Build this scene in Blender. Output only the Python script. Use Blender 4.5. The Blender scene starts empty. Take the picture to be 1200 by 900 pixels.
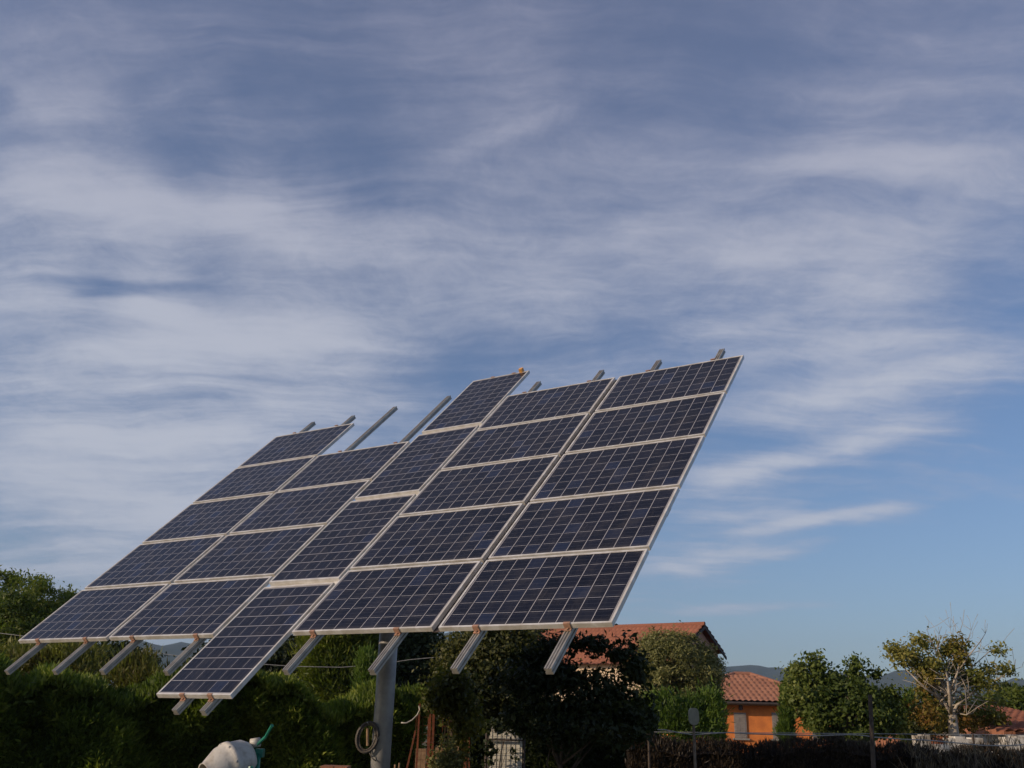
import bpy, math, random
import numpy as np
from mathutils import Matrix, Vector, Quaternion

R = math.radians
scene = bpy.context.scene
col = scene.collection

# ------------------------------------------------------------------ camera
CAMZ = 1.6
F_PX = 1098.4                      # focal length in pixels of a 1200 px wide frame
M_CW = np.array([[0.99966, 0.026, 0.0], [-0.00866, 0.33289, 0.94293], [0.02451, -0.94261, 0.333]])
cam_data = bpy.data.cameras.new('camera')
cam = bpy.data.objects.new('camera', cam_data)
col.objects.link(cam)
cam_data.sensor_width = 36.0
cam_data.lens = F_PX * 36.0 / 1200.0
cam_data.clip_start = 0.1
cam_data.clip_end = 30000
# blender camera axes: x right, y up, -z forward
rot = Matrix([[M_CW[0][0], -M_CW[0][1], -M_CW[0][2]],
              [M_CW[1][0], -M_CW[1][1], -M_CW[1][2]],
              [M_CW[2][0], -M_CW[2][1], -M_CW[2][2]]])
cam.matrix_world = Matrix.Translation((0, 0, CAMZ)) @ rot.to_4x4()
scene.camera = cam


def ray(px, py):
    return M_CW @ np.array([(px - 600) / F_PX, (py - 450) / F_PX, 1.0])


def at(px, py, Y):
    """point of the photograph (1200x900 pixels) at distance Y in front of the camera"""
    d = ray(px, py)
    p = d * (Y / d[1])
    return Vector((p[0], p[1], p[2] + CAMZ))


# ------------------------------------------------------------------ light
SUN_EL = 19.0
SAZ = np.array([-0.91, -0.42]); SAZ = SAZ / np.linalg.norm(SAZ)
S = Vector((SAZ[0] * math.cos(R(SUN_EL)), SAZ[1] * math.cos(R(SUN_EL)), math.sin(R(SUN_EL))))
scene.view_settings.view_transform = 'Standard'
scene.view_settings.look = 'None'
scene.view_settings.gamma = 1.0
scene.view_settings.exposure = 0.05
scene.render.resolution_x = 1024
scene.render.resolution_y = 768

sun_data = bpy.data.lights.new('sun', 'SUN')
sun_data.energy = 3.6
sun_data.angle = R(0.5)
sun_data.color = (1.0, 0.77, 0.54)
sun = bpy.data.objects.new('sun', sun_data)
sun.rotation_euler = S.to_track_quat('Z', 'Y').to_euler()
sun.location = (-20, -20, 30)
col.objects.link(sun)


class N:
    """tiny node-graph helper"""
    def __init__(self, nt):
        self.nt = nt; nt.nodes.clear()

    def new(self, typ, ins=None, **props):
        n = self.nt.nodes.new(typ)
        for k, v in props.items():
            setattr(n, k, v)
        for k, v in (ins or {}).items():
            self.put(n.inputs[k], v)
        return n

    def put(self, sock, v):
        if isinstance(v, bpy.types.NodeSocket):
            self.nt.links.new(v, sock)
        else:
            if sock.type == 'RGBA' and len(v) == 3:
                v = (*v, 1)
            sock.default_value = v

    def m(self, op, a, b=0.0, c=0.0, clamp=False):
        n = self.nt.nodes.new('ShaderNodeMath'); n.operation = op; n.use_clamp = clamp
        self.put(n.inputs[0], a); self.put(n.inputs[1], b); self.put(n.inputs[2], c)
        return n.outputs[0]

    def vm(self, op, a, b=None, out=0, scale=None):
        n = self.nt.nodes.new('ShaderNodeVectorMath'); n.operation = op
        self.put(n.inputs[0], a)
        if b is not None: self.put(n.inputs[1], b)
        if scale is not None: self.put(n.inputs['Scale'], scale)
        return n.outputs[out]

    def noise(self, vec, scale, detail=4, rough=0.55, dist=0.0):
        n = self.new('ShaderNodeTexNoise', {'Scale': scale, 'Detail': detail, 'Roughness': rough, 'Distortion': dist})
        if vec is not None: self.put(n.inputs['Vector'], vec)
        return n.outputs['Fac']

    def ramp(self, v, lo, hi, a=0.0, b=1.0):
        n = self.new('ShaderNodeMapRange', {'Value': v, 'From Min': lo, 'From Max': hi, 'To Min': a, 'To Max': b})
        n.interpolation_type = 'SMOOTHSTEP'
        return n.outputs['Result']

    def mix(self, f, a, b, blend='MIX'):
        n = self.nt.nodes.new('ShaderNodeMix'); n.data_type = 'RGBA'; n.blend_type = blend
        self.put(n.inputs[0], f); self.put(n.inputs[6], a); self.put(n.inputs[7], b)
        return n.outputs[2]


# ------------------------------------------------------------------ sky
world = bpy.data.worlds.new('World')
scene.world = world
world.use_nodes = True
w = N(world.node_tree)
sky = w.new('ShaderNodeTexSky', sky_type='NISHITA', sun_disc=False, sun_elevation=R(SUN_EL),
            sun_rotation=math.atan2(SAZ[0], SAZ[1]), altitude=200, air_density=1.0, dust_density=1.2, ozone_density=1.5)
tc = w.new('ShaderNodeTexCoord')
d = w.vm('NORMALIZE', tc.outputs['Generated'])
sep = w.new('ShaderNodeSeparateXYZ', {0: d})
zz = w.m('ADD', w.m('MAXIMUM', sep.outputs[2], 0.0), 0.16)
q = w.new('ShaderNodeCombineXYZ', {0: w.m('DIVIDE', sep.outputs[0], zz), 1: w.m('DIVIDE', sep.outputs[1], zz), 2: 0.0}).outputs[0]
warpn = w.new('ShaderNodeTexNoise', {'Vector': q, 'Scale': 1.3, 'Detail': 4.0, 'Roughness': 0.55})
warp = w.vm('SUBTRACT', warpn.outputs['Color'], (0.5, 0.5, 0.5))
qw = w.vm('ADD', q, w.vm('SCALE', warp, scale=0.34))
mp = w.new('ShaderNodeMapping', {'Vector': qw, 'Rotation': (0, 0, R(-10)), 'Scale': (0.55, 1.3, 1)}).outputs[0]
mp2 = w.new('ShaderNodeMapping', {'Vector': qw, 'Rotation': (0, 0, R(-16)), 'Scale': (0.5, 3.9, 1)}).outputs[0]
mp3 = w.new('ShaderNodeMapping', {'Vector': qw, 'Rotation': (0, 0, R(30)), 'Scale': (0.55, 2.6, 1)}).outputs[0]
n1 = w.noise(mp, 2.2, 10, 0.60, 0.2)
n2 = w.noise(mp2, 2.4, 9, 0.62, 0.1)
n4 = w.noise(mp3, 2.6, 9, 0.62, 0.1)
n3 = w.noise(qw, 9.0, 8, 0.72, 0.2)
side = w.ramp(w.noise(q, 0.8, 2, 0.5), 0.38, 0.56)
streak = w.m('ADD', w.m('MULTIPLY', n2, w.m('SUBTRACT', 1.0, w.m('MULTIPLY', side, 0.85))), w.m('MULTIPLY', n4, w.m('MULTIPLY', side, 0.85)))
tex = w.m('ADD', w.m('ADD', w.m('MULTIPLY', n1, 0.48), w.m('MULTIPLY', streak, 0.52)), w.m('MULTIPLY', w.m('SUBTRACT', n3, 0.5), 0.22))
# where the cirrus is thicker and thinner: soft regions of the sky dome
dw = w.vm('NORMALIZE', w.vm('ADD', d, w.vm('SCALE', warp, scale=0.045)))
CLOUDS = [  # (photo x, y, radius in px, amount)
    (60, 260, 120, .09), (220, 270, 110, .09), (380, 290, 110, .10), (480, 340, 90, .07), (60, 430, 150, .10), (260, 430, 120, .10), (380, 400, 70, .06), (200, 380, 60, .04), (150, 220, 50, .05), (300, 240, 40, .04),
    (100, 600, 150, .10), (30, 100, 90, .07), (560, 230, 110, .06), (700, 320, 150, .09), (820, 260, 120, .06), (960, 340, 110, .07), (1040, 380, 80, .05), (620, 130, 60, .04), (980, 180, 90, .04), (1120, 260, 110, .08), (1000, 60, 110, .03),
    (900, 320, 100, .03), (1000, 490, 130, .04),
    (850, 600, 70, .06), (200, 700, 140, .08), (600, 20, 50, .04),
    (340, 90, 90, -.07), (190, 165, 60, -.07), (240, 332, 28, -.10), (120, 348, 28, -.10), (545, 445, 45, -.09), (440, 150, 70, -.06), (420, 200, 40, -.04),
    (860, 95, 90, -.04), (1160, 345, 50, -.09), (1180, 680, 90, -.10), (900, 750, 110, -.12), (370, 500, 90, .06), (250, 570, 90, .04), (60, 500, 90, .03), (1150, 750, 160, -.15), (1040, 690, 110, -.10),
    (760, 385, 60, -.06), (1190, 500, 40, -.10),
]
cov = None
for (px, py, rad, amt) in CLOUDS:
    c = ray(px, py); c = c / np.linalg.norm(c)
    k = 1.0 / ((rad / 1180.0) ** 2)
    e = w.m('EXPONENT', w.m('MULTIPLY', w.m('SUBTRACT', w.vm('DOT_PRODUCT', dw, tuple(c), out=1), 1.0), k * 1.6))
    e = w.m('MULTIPLY', e, amt)
    cov = e if cov is None else w.m('ADD', cov, e)
BANDS = [(860, 482, 1230, 415, 24, .17), (810, 570, 1100, 500, 17, .22), (740, 670, 980, 640, 10, .22), (860, 628, 1110, 590, 10, .32), (780, 720, 1000, 705, 8, .24), (800, 612, 960, 600, 8, .12), (850, 430, 1150, 395, 12, .07),
         (0, 330, 260, 338, 7, -.12), (60, 352, 230, 340, 6, -.08), (0, 225, 360, 240, 22, .07), (40, 410, 420, 400, 22, .07), (60, 520, 330, 500, 22, .06), (500, 190, 680, 120, 14, .08),
         (560, 330, 860, 230, 24, .06), (880, 190, 1200, 180, 16, .06), (100, 470, 380, 465, 10, -.05), (420, 440, 560, 440, 14, -.05), (0, 110, 140, 110, 26, .06), (150, 130, 290, 60, 14, .05)]
for (xa, ya, xb, yb, rad, amt) in BANDS:
    ca = ray(xa, ya); cb = ray(xb, yb); ca = ca / np.linalg.norm(ca); cb = cb / np.linalg.norm(cb)
    nn_ = np.cross(ca, cb); nn_ /= np.linalg.norm(nn_); cm = ca + cb; cm /= np.linalg.norm(cm); tt = np.cross(nn_, cm)
    half = math.acos(float(np.dot(ca, cb))) / 2
    a1 = w.m('MULTIPLY', w.vm('DOT_PRODUCT', dw, tuple(nn_), out=1), 1150.0 / rad)
    a2 = w.m('MULTIPLY', w.vm('DOT_PRODUCT', d, tuple(tt), out=1), 1.0 / (half * 0.95))
    e = w.m('EXPONENT', w.m('MULTIPLY', w.m('ADD', w.m('MULTIPLY', a1, a1), w.m('POWER', w.m('ABSOLUTE', a2), 4.0)), -1.0))
    e = w.m('MULTIPLY', e, w.m('GREATER_THAN', w.vm('DOT_PRODUCT', d, tuple(cm), out=1), 0.3))
    cov = w.m('ADD', cov, w.m('MULTIPLY', e, amt))
dens = w.ramp(w.m('ADD', tex, cov), 0.38, 0.81)
veil = w.ramp(sep.outputs[2], 0.25, 0.75, 0.02, 0.28)
dens = w.m('ADD', veil, w.m('MULTIPLY', dens, w.m('SUBTRACT', 0.95, veil)))
dens = w.m('MULTIPLY', dens, w.ramp(sep.outputs[2], 0.0, 0.08))
clear = w.mix(1.0, sky.outputs[0], (0.59, 0.68, 0.85), 'MULTIPLY')
cloudcol = w.mix(w.ramp(sep.outputs[2], 0.25, 0.72), w.mix(dens, (2.95, 3.15, 4.15), (4.2, 4.4, 5.05)), w.mix(dens, (1.95, 2.03, 3.0), (3.0, 3.05, 3.9)))
skycol = w.mix(w.m('MULTIPLY', dens, 0.97), clear, cloudcol)
bg = w.new('ShaderNodeBackground', {'Color': skycol, 'Strength': 0.125})
wo = w.new('ShaderNodeOutputWorld', {'Surface': bg.outputs[0]})


# ------------------------------------------------------------------ object helpers
def tag(o, label=None, cat=None, group=None, kind=None):
    if label: o['label'] = label
    if cat: o['category'] = cat
    if group: o['group'] = group
    if kind: o['kind'] = kind
    return o


def empty(name, loc, label=None, cat=None, group=None):
    o = bpy.data.objects.new(name, None)
    o.empty_display_size = 0.3
    o.location = loc
    col.objects.link(o)
    return tag(o, label, cat, group)


def origin_of(o):
    v = Vector((0, 0, 0))
    while o is not None:
        v += o.location
        o = o.parent
    return v


class MB:
    """collects faces in world coordinates and links them as one mesh object"""
    def __init__(self):
        self.v = []; self.f = []; self.np = []

    def add(self, vs, fs):
        b = len(self.v)
        self.v.extend([tuple(p) for p in vs])
        self.f.extend([tuple(i + b for i in f) for f in fs])
        return self

    def box(self, lo, hi, mat=None):
        vs = [Vector((x, y, z)) for z in (lo[2], hi[2]) for y in (lo[1], hi[1]) for x in (lo[0], hi[0])]
        if mat is not None: vs = [mat @ p for p in vs]
        return self.add(vs, [(0, 2, 3, 1), (4, 5, 7, 6), (0, 1, 5, 4), (2, 6, 7, 3), (0, 4, 6, 2), (1, 3, 7, 5)])

    def tube(self, pts, rads, seg=8, caps=True):
        pts = [Vector(p) for p in pts]
        n = len(pts)
        if not hasattr(rads, '__len__'): rads = [rads] * n
        t0 = (pts[1] - pts[0]).normalized()
        a = t0.orthogonal().normalized()
        rings = []
        for i, p in enumerate(pts):
            t = (pts[min(i + 1, n - 1)] - pts[max(i - 1, 0)]).normalized()
            a = (a - t * a.dot(t))
            a = a.normalized() if a.length > 1e-6 else t.orthogonal().normalized()
            b = t.cross(a)
            rings.append([p + (a * math.cos(2 * math.pi * k / seg) + b * math.sin(2 * math.pi * k / seg)) * rads[i] for k in range(seg)])
        vs = [q for r_ in rings for q in r_]
        fs = []
        for i in range(n - 1):
            for k in range(seg):
                k2 = (k + 1) % seg
                fs.append((i * seg + k, i * seg + k2, (i + 1) * seg + k2, (i + 1) * seg + k))
        if caps:
            fs.append(tuple(range(seg))[::-1]); fs.append(tuple((n - 1) * seg + k for k in range(seg)))
        return self.add(vs, fs)

    def lathe(self, prof, base, axis, seg=32):
        """prof: (distance along axis, radius)"""
        axis = Vector(axis).normalized(); a = axis.orthogonal().normalized(); b = axis.cross(a)
        base = Vector(base); vs = []; fs = []
        for (h, r_) in prof:
            for k in range(seg):
                t = 2 * math.pi * k / seg
                vs.append(base + axis * h + (a * math.cos(t) + b * math.sin(t)) * r_)
        for i in range(len(prof) - 1):
            for k in range(seg):
                k2 = (k + 1) % seg
                fs.append((i * seg + k, i * seg + k2, (i + 1) * seg + k2, (i + 1) * seg + k))
        return self.add(vs, fs)

    def extrude(self, prof, a, b, ux, uy):
        """profile (list of 2D points) swept from a to b"""
        a = Vector(a); b = Vector(b); ux = Vector(ux); uy = Vector(uy); n = len(prof)
        vs = [a + ux * x + uy * y for x, y in prof] + [b + ux * x + uy * y for x, y in prof]
        fs = [(i, (i + 1) % n, n + (i + 1) % n, n + i) for i in range(n)]
        fs += [tuple(range(n))[::-1], tuple(range(n, 2 * n))]
        return self.add(vs, fs)

    def build(self, name, mat, parent=None, smooth=False, local=False):
        o0 = Vector((0, 0, 0)) if local else origin_of(parent)
        me = bpy.data.meshes.new(name)
        me.from_pydata([(p[0] - o0.x, p[1] - o0.y, p[2] - o0.z) for p in self.v], [], self.f)
        if smooth: me.polygons.foreach_set('use_smooth', [True] * len(me.polygons))
        me.materials.append(mat); me.update()
        o = bpy.data.objects.new(name, me)
        col.objects.link(o)
        if parent is not None: o.parent = parent
        return o


def mesh_np(name, V, F, mat, parent=None, smooth=False):
    """V (n,3) and F (m,4 or 3) numpy arrays in world coordinates -> one object"""
    o0 = origin_of(parent)
    V = V - np.array(o0)
    me = bpy.data.meshes.new(name)
    me.vertices.add(len(V)); me.vertices.foreach_set('co', V.astype(np.float32).ravel())
    k = F.shape[1]
    me.loops.add(F.size); me.loops.foreach_set('vertex_index', F.astype(np.int32).ravel())
    me.polygons.add(len(F)); me.polygons.foreach_set('loop_start', np.arange(0, F.size, k, dtype=np.int32))
    me.update(calc_edges=True); me.validate()
    if smooth: me.polygons.foreach_set('use_smooth', [True] * len(me.polygons))
    me.materials.append(mat)
    o = bpy.data.objects.new(name, me); col.objects.link(o)
    if parent is not None: o.parent = parent
    return o


# ------------------------------------------------------------------ materials
def mat_basic(name, c1, c2=None, scale=8.0, rough=0.6, metal=0.0, spec=0.5, bump=0.0, bscale=None, lo=0.35, hi=0.65):
    m = bpy.data.materials.new(name); m.use_nodes = True
    g = N(m.node_tree)
    tc = g.new('ShaderNodeTexCoord')
    nz = g.noise(tc.outputs['Object'], scale, 6, 0.6)
    c = g.mix(g.ramp(nz, lo, hi), c1, c2 or tuple(x * 0.75 for x in c1))
    p = g.new('ShaderNodeBsdfPrincipled', {'Base Color': c, 'Roughness': rough, 'Metallic': metal, 'Specular IOR Level': spec})
    if bump:
        b = g.new('ShaderNodeBump', {'Height': g.noise(tc.outputs['Object'], bscale or scale * 3, 5, 0.6), 'Strength': bump, 'Distance': 0.02})
        g.put(p.inputs['Normal'], b.outputs[0])
    g.new('ShaderNodeOutputMaterial', {'Surface': p.outputs[0]})
    return m


def mat_leaf(name, cols, scale=0.8, trans=0.35, rough=0.55, spec=0.3):
    """cols: three colours that vary leaf by leaf and in patches"""
    m = bpy.data.materials.new(name); m.use_nodes = True
    g = N(m.node_tree)
    geo = g.new('ShaderNodeNewGeometry'); tc = g.new('ShaderNodeTexCoord')
    r = geo.outputs['Random Per Island']
    nz = g.noise(tc.outputs['Object'], scale, 3, 0.6)
    f = g.m('ADD', g.m('MULTIPLY', r, 0.45), g.ramp(nz, 0.3, 0.7, 0.0, 0.55))
    cr = g.new('ShaderNodeValToRGB', {0: f})
    e = cr.color_ramp.elements
    e[0].position = 0.12; e[0].color = (*cols[0], 1); e[1].position = 0.85; e[1].color = (*cols[2], 1)
    x = e.new(0.5); x.color = (*cols[1], 1)
    p = g.new('ShaderNodeBsdfPrincipled', {'Base Color': cr.outputs[0], 'Roughness': rough, 'Specular IOR Level': spec})
    t = g.new('ShaderNodeBsdfTranslucent', {'Color': g.mix(1.0, cr.outputs[0], (1.1, 1.25, 0.6), 'MULTIPLY')})
    mx = g.new('ShaderNodeMixShader', {0: trans, 1: p.outputs[0], 2: t.outputs[0]})
    g.new('ShaderNodeOutputMaterial', {'Surface': mx.outputs[0]})
    return m


M = {}
M['frame'] = mat_basic('anodised_frame', (.67, .66, .64), (.50, .47, .42), 7, 0.36, 0.15)
M['rail'] = mat_basic('rail_metal', (.42, .40, .36), (.31, .29, .26), 9, 0.45, 0.5)
M['galv'] = mat_basic('galvanised_steel', (.34, .34, .33), (.25, .25, .25), 6, 0.5, 0.2, bump=0.05)
M['rust'] = mat_basic('rusty_steel', (.22, .065, .028), (.12, .035, .018), 14, 0.8, 0.1, bump=0.3)
M['clamp'] = mat_basic('weathered_clamp', (.45, .25, .17), (.30, .19, .13), 30, 0.6, 0.2)
M['black'] = mat_basic('black_rubber', (.02, .02, .02), (.03, .03, .03), 9, 0.7)
M['cable'] = mat_basic('grey_cable', (.11, .095, .08), (.07, .06, .055), 30, 0.6)
M['wire'] = mat_basic('pale_wire', (.42, .41, .38), (.30, .29, .27), 15, 0.5, 0.3)
M['drum'] = mat_basic('cream_drum_paint', (.52, .49, .43), (.33, .29, .23), 9, 0.45, 0.0, bump=0.25, lo=.45, hi=.7)
M['teal'] = mat_basic('green_machine_paint', (.015, .20, .13), (.01, .13, .09), 12, 0.4)
M['cream'] = mat_basic('cream_render', (.68, .54, .38), (.60, .47, .33), 1.5, 0.9, bump=0.1)
M['pink'] = mat_basic('pink_render', (.68, .42, .32), (.58, .35, .27), 1.2, 0.9, bump=0.1)
M['orange'] = mat_basic('orange_render', (.80, .26, .060), (.62, .19, .05), 2.2, 0.9, bump=0.1)
M['white_wall'] = mat_basic('whitewash', (.66, .63, .56), (.28, .24, .19), 3.5, 0.9, bump=0.3, lo=.45, hi=.6)
M['shutter'] = mat_basic('shutter_paint', (.30, .27, .24), (.24, .21, .19), 6, 0.6)
M['wood'] = mat_basic('raw_wood', (.34, .22, .13), (.22, .14, .08), 12, 0.8, bump=0.3)
M['dark_trim'] = mat_basic('dark_trim', (.07, .05, .045), (.05, .04, .035), 6, 0.7)
M['brick'] = mat_basic('brick_clay', (.36, .15, .08), (.28, .12, .07), 15, 0.85, bump=0.3)
M['concrete'] = mat_basic('concrete', (.34, .33, .30), (.26, .25, .23), 8, 0.9, bump=0.3)
M['sheet'] = mat_basic('pale_sheet', (.80, .78, .68), (.66, .64, .56), 4, 0.7)
M['bark'] = mat_basic('grey_bark', (.26, .21, .16), (.16, .125, .095), 9, 0.9, bump=0.6)
M['pale_bark'] = mat_basic('pale_bark', (.46, .40, .32), (.30, .25, .19), 7, 0.9, bump=0.5)
M['dark_bark'] = mat_basic('dark_bark', (.10, .075, .055), (.06, .045, .035), 9, 0.9, bump=0.6)
M['plastic'] = mat_basic('yellowed_plastic', (.34, .33, .25), (.27, .26, .20), 12, 0.5)


def mat_tiles(name, c1, c2, c3):
    m = bpy.data.materials.new(name); m.use_nodes = True
    g = N(m.node_tree)
    tc = g.new('ShaderNodeTexCoord'); uv = tc.outputs['UV']
    s = g.new('ShaderNodeSeparateXYZ', {0: uv})
    cx = g.m('FLOOR', s.outputs[0]); cy = g.m('FLOOR', s.outputs[1])
    wn = g.new('ShaderNodeTexWhiteNoise', {'Vector': g.new('ShaderNodeCombineXYZ', {0: cx, 1: cy}).outputs[0]})
    nz = g.noise(tc.outputs['Object'], 0.9, 5, 0.65)
    f = g.m('ADD', g.m('MULTIPLY', wn.outputs['Value'], 0.5), g.ramp(nz, 0.3, 0.7, 0, 0.5))
    c = g.mix(f, c1, c2)
    lich = g.ramp(g.noise(tc.outputs['Object'], 5.0, 5, 0.7), 0.58, 0.72)
    c = g.mix(g.m('MULTIPLY', lich, 0.5), c, c3)
    fy = g.m('FRACT', s.outputs[1])
    b = g.new('ShaderNodeBump', {'Height': fy, 'Strength': 0.9, 'Distance': 0.05})
    p = g.new('ShaderNodeBsdfPrincipled', {'Base Color': c, 'Roughness': 0.85, 'Specular IOR Level': 0.2, 'Normal': b.outputs[0]})
    g.new('ShaderNodeOutputMaterial', {'Surface': p.outputs[0]})
    return m


M['tiles'] = mat_tiles('terracotta_tiles', (.31, .125, .078), (.22, .09, .06), (.17, .11, .08))
M['tiles_pale'] = mat_tiles('weathered_tiles', (.38, .185, .12), (.27, .125, .085), (.21, .155, .115))

# solar cells: poly-crystalline squares behind glass, 10 along local x, 6 along local y
MW, MH = 1.65, 0.992
CELL = 0.1585


def mat_cells():
    m = bpy.data.materials.new('solar_cells'); m.use_nodes = True
    g = N(m.node_tree)
    tc = g.new('ShaderNodeTexCoord'); oi = g.new('ShaderNodeObjectInfo')
    s = g.new('ShaderNodeSeparateXYZ', {0: tc.outputs['Object']})
    x = g.m('DIVIDE', g.m('ADD', s.outputs[0], CELL * 5), CELL)
    y = g.m('DIVIDE', g.m('ADD', s.outputs[1], CELL * 3), CELL)
    fx = g.m('FRACT', x); fy = g.m('FRACT', y)
    ex = g.m('ABSOLUTE', g.m('SUBTRACT', fx, 0.5)); ey = g.m('ABSOLUTE', g.m('SUBTRACT', fy, 0.5))
    gx = g.m('GREATER_THAN', ex, 0.5 - 0.019)          # gaps between the cells, wide across x
    gy = g.m('GREATER_THAN', ey, 0.5 - 0.0125)
    gy = g.m('MULTIPLY', gy, g.ramp(ex, 0.30, 0.44, 1.0, 0.30))
    inside = g.m('MULTIPLY', g.m('MULTIPLY', g.m('GREATER_THAN', x, 0.0), g.m('LESS_THAN', x, 10.0)),
                 g.m('MULTIPLY', g.m('GREATER_THAN', y, 0.0), g.m('LESS_THAN', y, 6.0)))
    by = g.m('ABSOLUTE', g.m('SUBTRACT', g.m('FRACT', g.m('MULTIPLY', fy, 3.0)), 0.5))
    bus = g.m('MULTIPLY', g.m('LESS_THAN', by, 0.02), 0.35)
    wn = g.new('ShaderNodeTexWhiteNoise', {'Vector': g.vm('ADD', g.new('ShaderNodeCombineXYZ', {0: g.m('FLOOR', x), 1: g.m('FLOOR', y)}).outputs[0],
                                                       g.vm('SCALE', oi.outputs['Location'], scale=13.7))})
    vor = g.new('ShaderNodeTexVoronoi', {'Vector': tc.outputs['Object'], 'Scale': 55.0, 'Randomness': 1.0})
    vs = g.new('ShaderNodeSeparateColor', {0: vor.outputs['Color']})
    c = g.mix(wn.outputs['Value'], (.005, .006, .012), (.014, .016, .028))
    c = g.mix(g.m('MULTIPLY', g.ramp(wn.outputs['Value'], 0.86, 0.99), 0.5), c, (.016, .030, .080))
    c = g.mix(g.m('MULTIPLY', vs.outputs[0], 0.45), c, (.011, .013, .025))
    c = g.mix(bus, c, (.16, .16, .18))
    line = g.m('MAXIMUM', gx, gy)
    c = g.mix(line, c, (.40, .39, .41))
    c = g.mix(inside, (.22, .21, .22), c)
    drip = g.new('ShaderNodeMapping', {'Vector': tc.outputs['Object'], 'Scale': (9.0, 1.1, 1.0)}).outputs[0]
    dirt = g.m('ADD', g.ramp(g.noise(tc.outputs['Object'], 3.0, 6, 0.7), 0.45, 0.8, 0.0, 0.10), g.ramp(g.noise(drip, 3.0, 5, 0.7), 0.52, 0.75, 0.0, 0.06))
    dirt = g.m('ADD', dirt, g.ramp(s.outputs[1], -0.40, -0.485, 0.0, 0.09))
    dirt = g.m('MAXIMUM', dirt, g.ramp(g.noise(tc.outputs['Object'], 42.0, 2, 0.5), 0.80, 0.84, 0.0, 0.6))
    c = g.mix(dirt, c, (.25, .22, .19))
    rr = g.ramp(g.noise(tc.outputs['Object'], 2.0, 4, 0.6), 0.3, 0.7, 0.10, 0.24)
    p = g.new('ShaderNodeBsdfPrincipled', {'Base Color': c, 'Roughness': rr, 'Specular IOR Level': 0.20})
    g.new('ShaderNodeOutputMaterial', {'Surface': p.outputs[0]})
    return m


M['cells'] = mat_cells()
M['backsheet'] = mat_basic('white_backsheet', (.7, .7, .7), (.62, .62, .62), 4, 0.6)

L = {}
L['hedge'] = mat_leaf('cypress_hedge_leaf', [(.055, .085, .016), (.14, .19, .032), (.30, .33, .06)], 0.9)
L['pine'] = mat_leaf('pine_needles', [(0.054, 0.084, 0.014), (0.115, 0.155, 0.022), (0.203, 0.230, 0.041)], 0.35)
L['brownish'] = mat_leaf('dry_shrub_leaf', [(0.096, 0.084, 0.024), (0.144, 0.156, 0.036), (0.240, 0.228, 0.060)], 0.6)
L['conifer'] = mat_leaf('yellow_green_conifer_leaf', [(0.062, 0.088, 0.013), (0.125, 0.156, 0.022), (0.213, 0.225, 0.037)], 0.5)
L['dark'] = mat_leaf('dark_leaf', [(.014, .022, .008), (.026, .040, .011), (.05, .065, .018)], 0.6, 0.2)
L['brown_green'] = mat_leaf('brown_green_leaf', [(.034, .042, .012), (.060, .070, .018), (.11, .105, .024)], 0.7, 0.25)
L['olive'] = mat_leaf('olive_leaf', [(0.098, 0.103, 0.034), (0.161, 0.167, 0.055), (0.276, 0.265, 0.109)], 0.8, 0.2)
L['cypress'] = mat_leaf('cypress_leaf', [(0.048, 0.084, 0.014), (0.096, 0.156, 0.024), (0.144, 0.204, 0.036)], 0.7)
L['fig'] = mat_leaf('fig_leaf', [(0.056, 0.085, 0.018), (0.100, 0.138, 0.027), (0.200, 0.225, 0.056)], 0.6, 0.3)
L['autumn'] = mat_leaf('autumn_leaf', [(.18, .17, .025), (.21, .15, .030), (.17, .08, .02)], 0.45, 0.35)
L['autumn_green'] = mat_leaf('late_green_leaf', [(.13, .16, .03), (.21, .21, .05), (.30, .26, .07)], 0.6, 0.35)
L['vine'] = mat_leaf('vine_leaf', [(.05, .06, .014), (.10, .11, .02), (.22, .20, .04)], 0.8)
L['dry'] = mat_leaf('dry_stalks', [(.020, .014, .010), (.035, .025, .016), (.08, .06, .04)], 1.2, 0.1)
L['far'] = mat_leaf('far_wood_leaf', [(.02, .03, .012), (.035, .045, .016), (.05, .06, .02)], 0.05, 0.1)


# ------------------------------------------------------------------ vegetation
def leaves(points, size, rng, aspect=0.5, up=0.3, outward=None, droop=0.0, jitter=0.35):
    """one folded diamond per point"""
    n = len(points)
    nor = rng.normal(size=(n, 3)); nor[:, 2] += up * 1.5
    if outward is not None: nor += outward * 0.8
    nor /= np.linalg.norm(nor, axis=1)[:, None]
    a = rng.normal(size=(n, 3)); a[:, 2] -= droop
    a -= nor * (a * nor).sum(1)[:, None]; a /= np.linalg.norm(a, axis=1)[:, None]
    b = np.cross(nor, a)
    s = size * (1 + jitter * rng.normal(size=n)).clip(0.4, 2)[:, None]
    V = np.empty((n, 4, 3))
    V[:, 0] = points - a * s * 0.5
    V[:, 1] = points + b * s * 0.5 * aspect + nor * s * 0.10
    V[:, 2] = points + a * s * 0.5
    V[:, 3] = points - b * s * 0.5 * aspect + nor * s * 0.10
    F = np.arange(n * 4).reshape(n, 4)
    return V.reshape(-1, 3), F


def sprays(points, direction, length, width, rng):
    """narrow upright sprays for conifers"""
    n = len(points)
    dr = direction + rng.normal(size=(n, 3)) * 0.6
    dr /= np.linalg.norm(dr, axis=1)[:, None]
    side = np.cross(dr, rng.normal(size=(n, 3))); side /= np.linalg.norm(side, axis=1)[:, None]
    ln = (length * (1 + 0.4 * rng.normal(size=n)).clip(0.35, 2.0))[:, None]
    V = np.empty((n, 4, 3))
    V[:, 0] = points; V[:, 1] = points + dr * ln * 0.45 + side * width * 0.5
    V[:, 2] = points + dr * ln; V[:, 3] = points + dr * ln * 0.45 - side * width * 0.5
    return V.reshape(-1, 3), np.arange(n * 4).reshape(n, 4)


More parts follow.
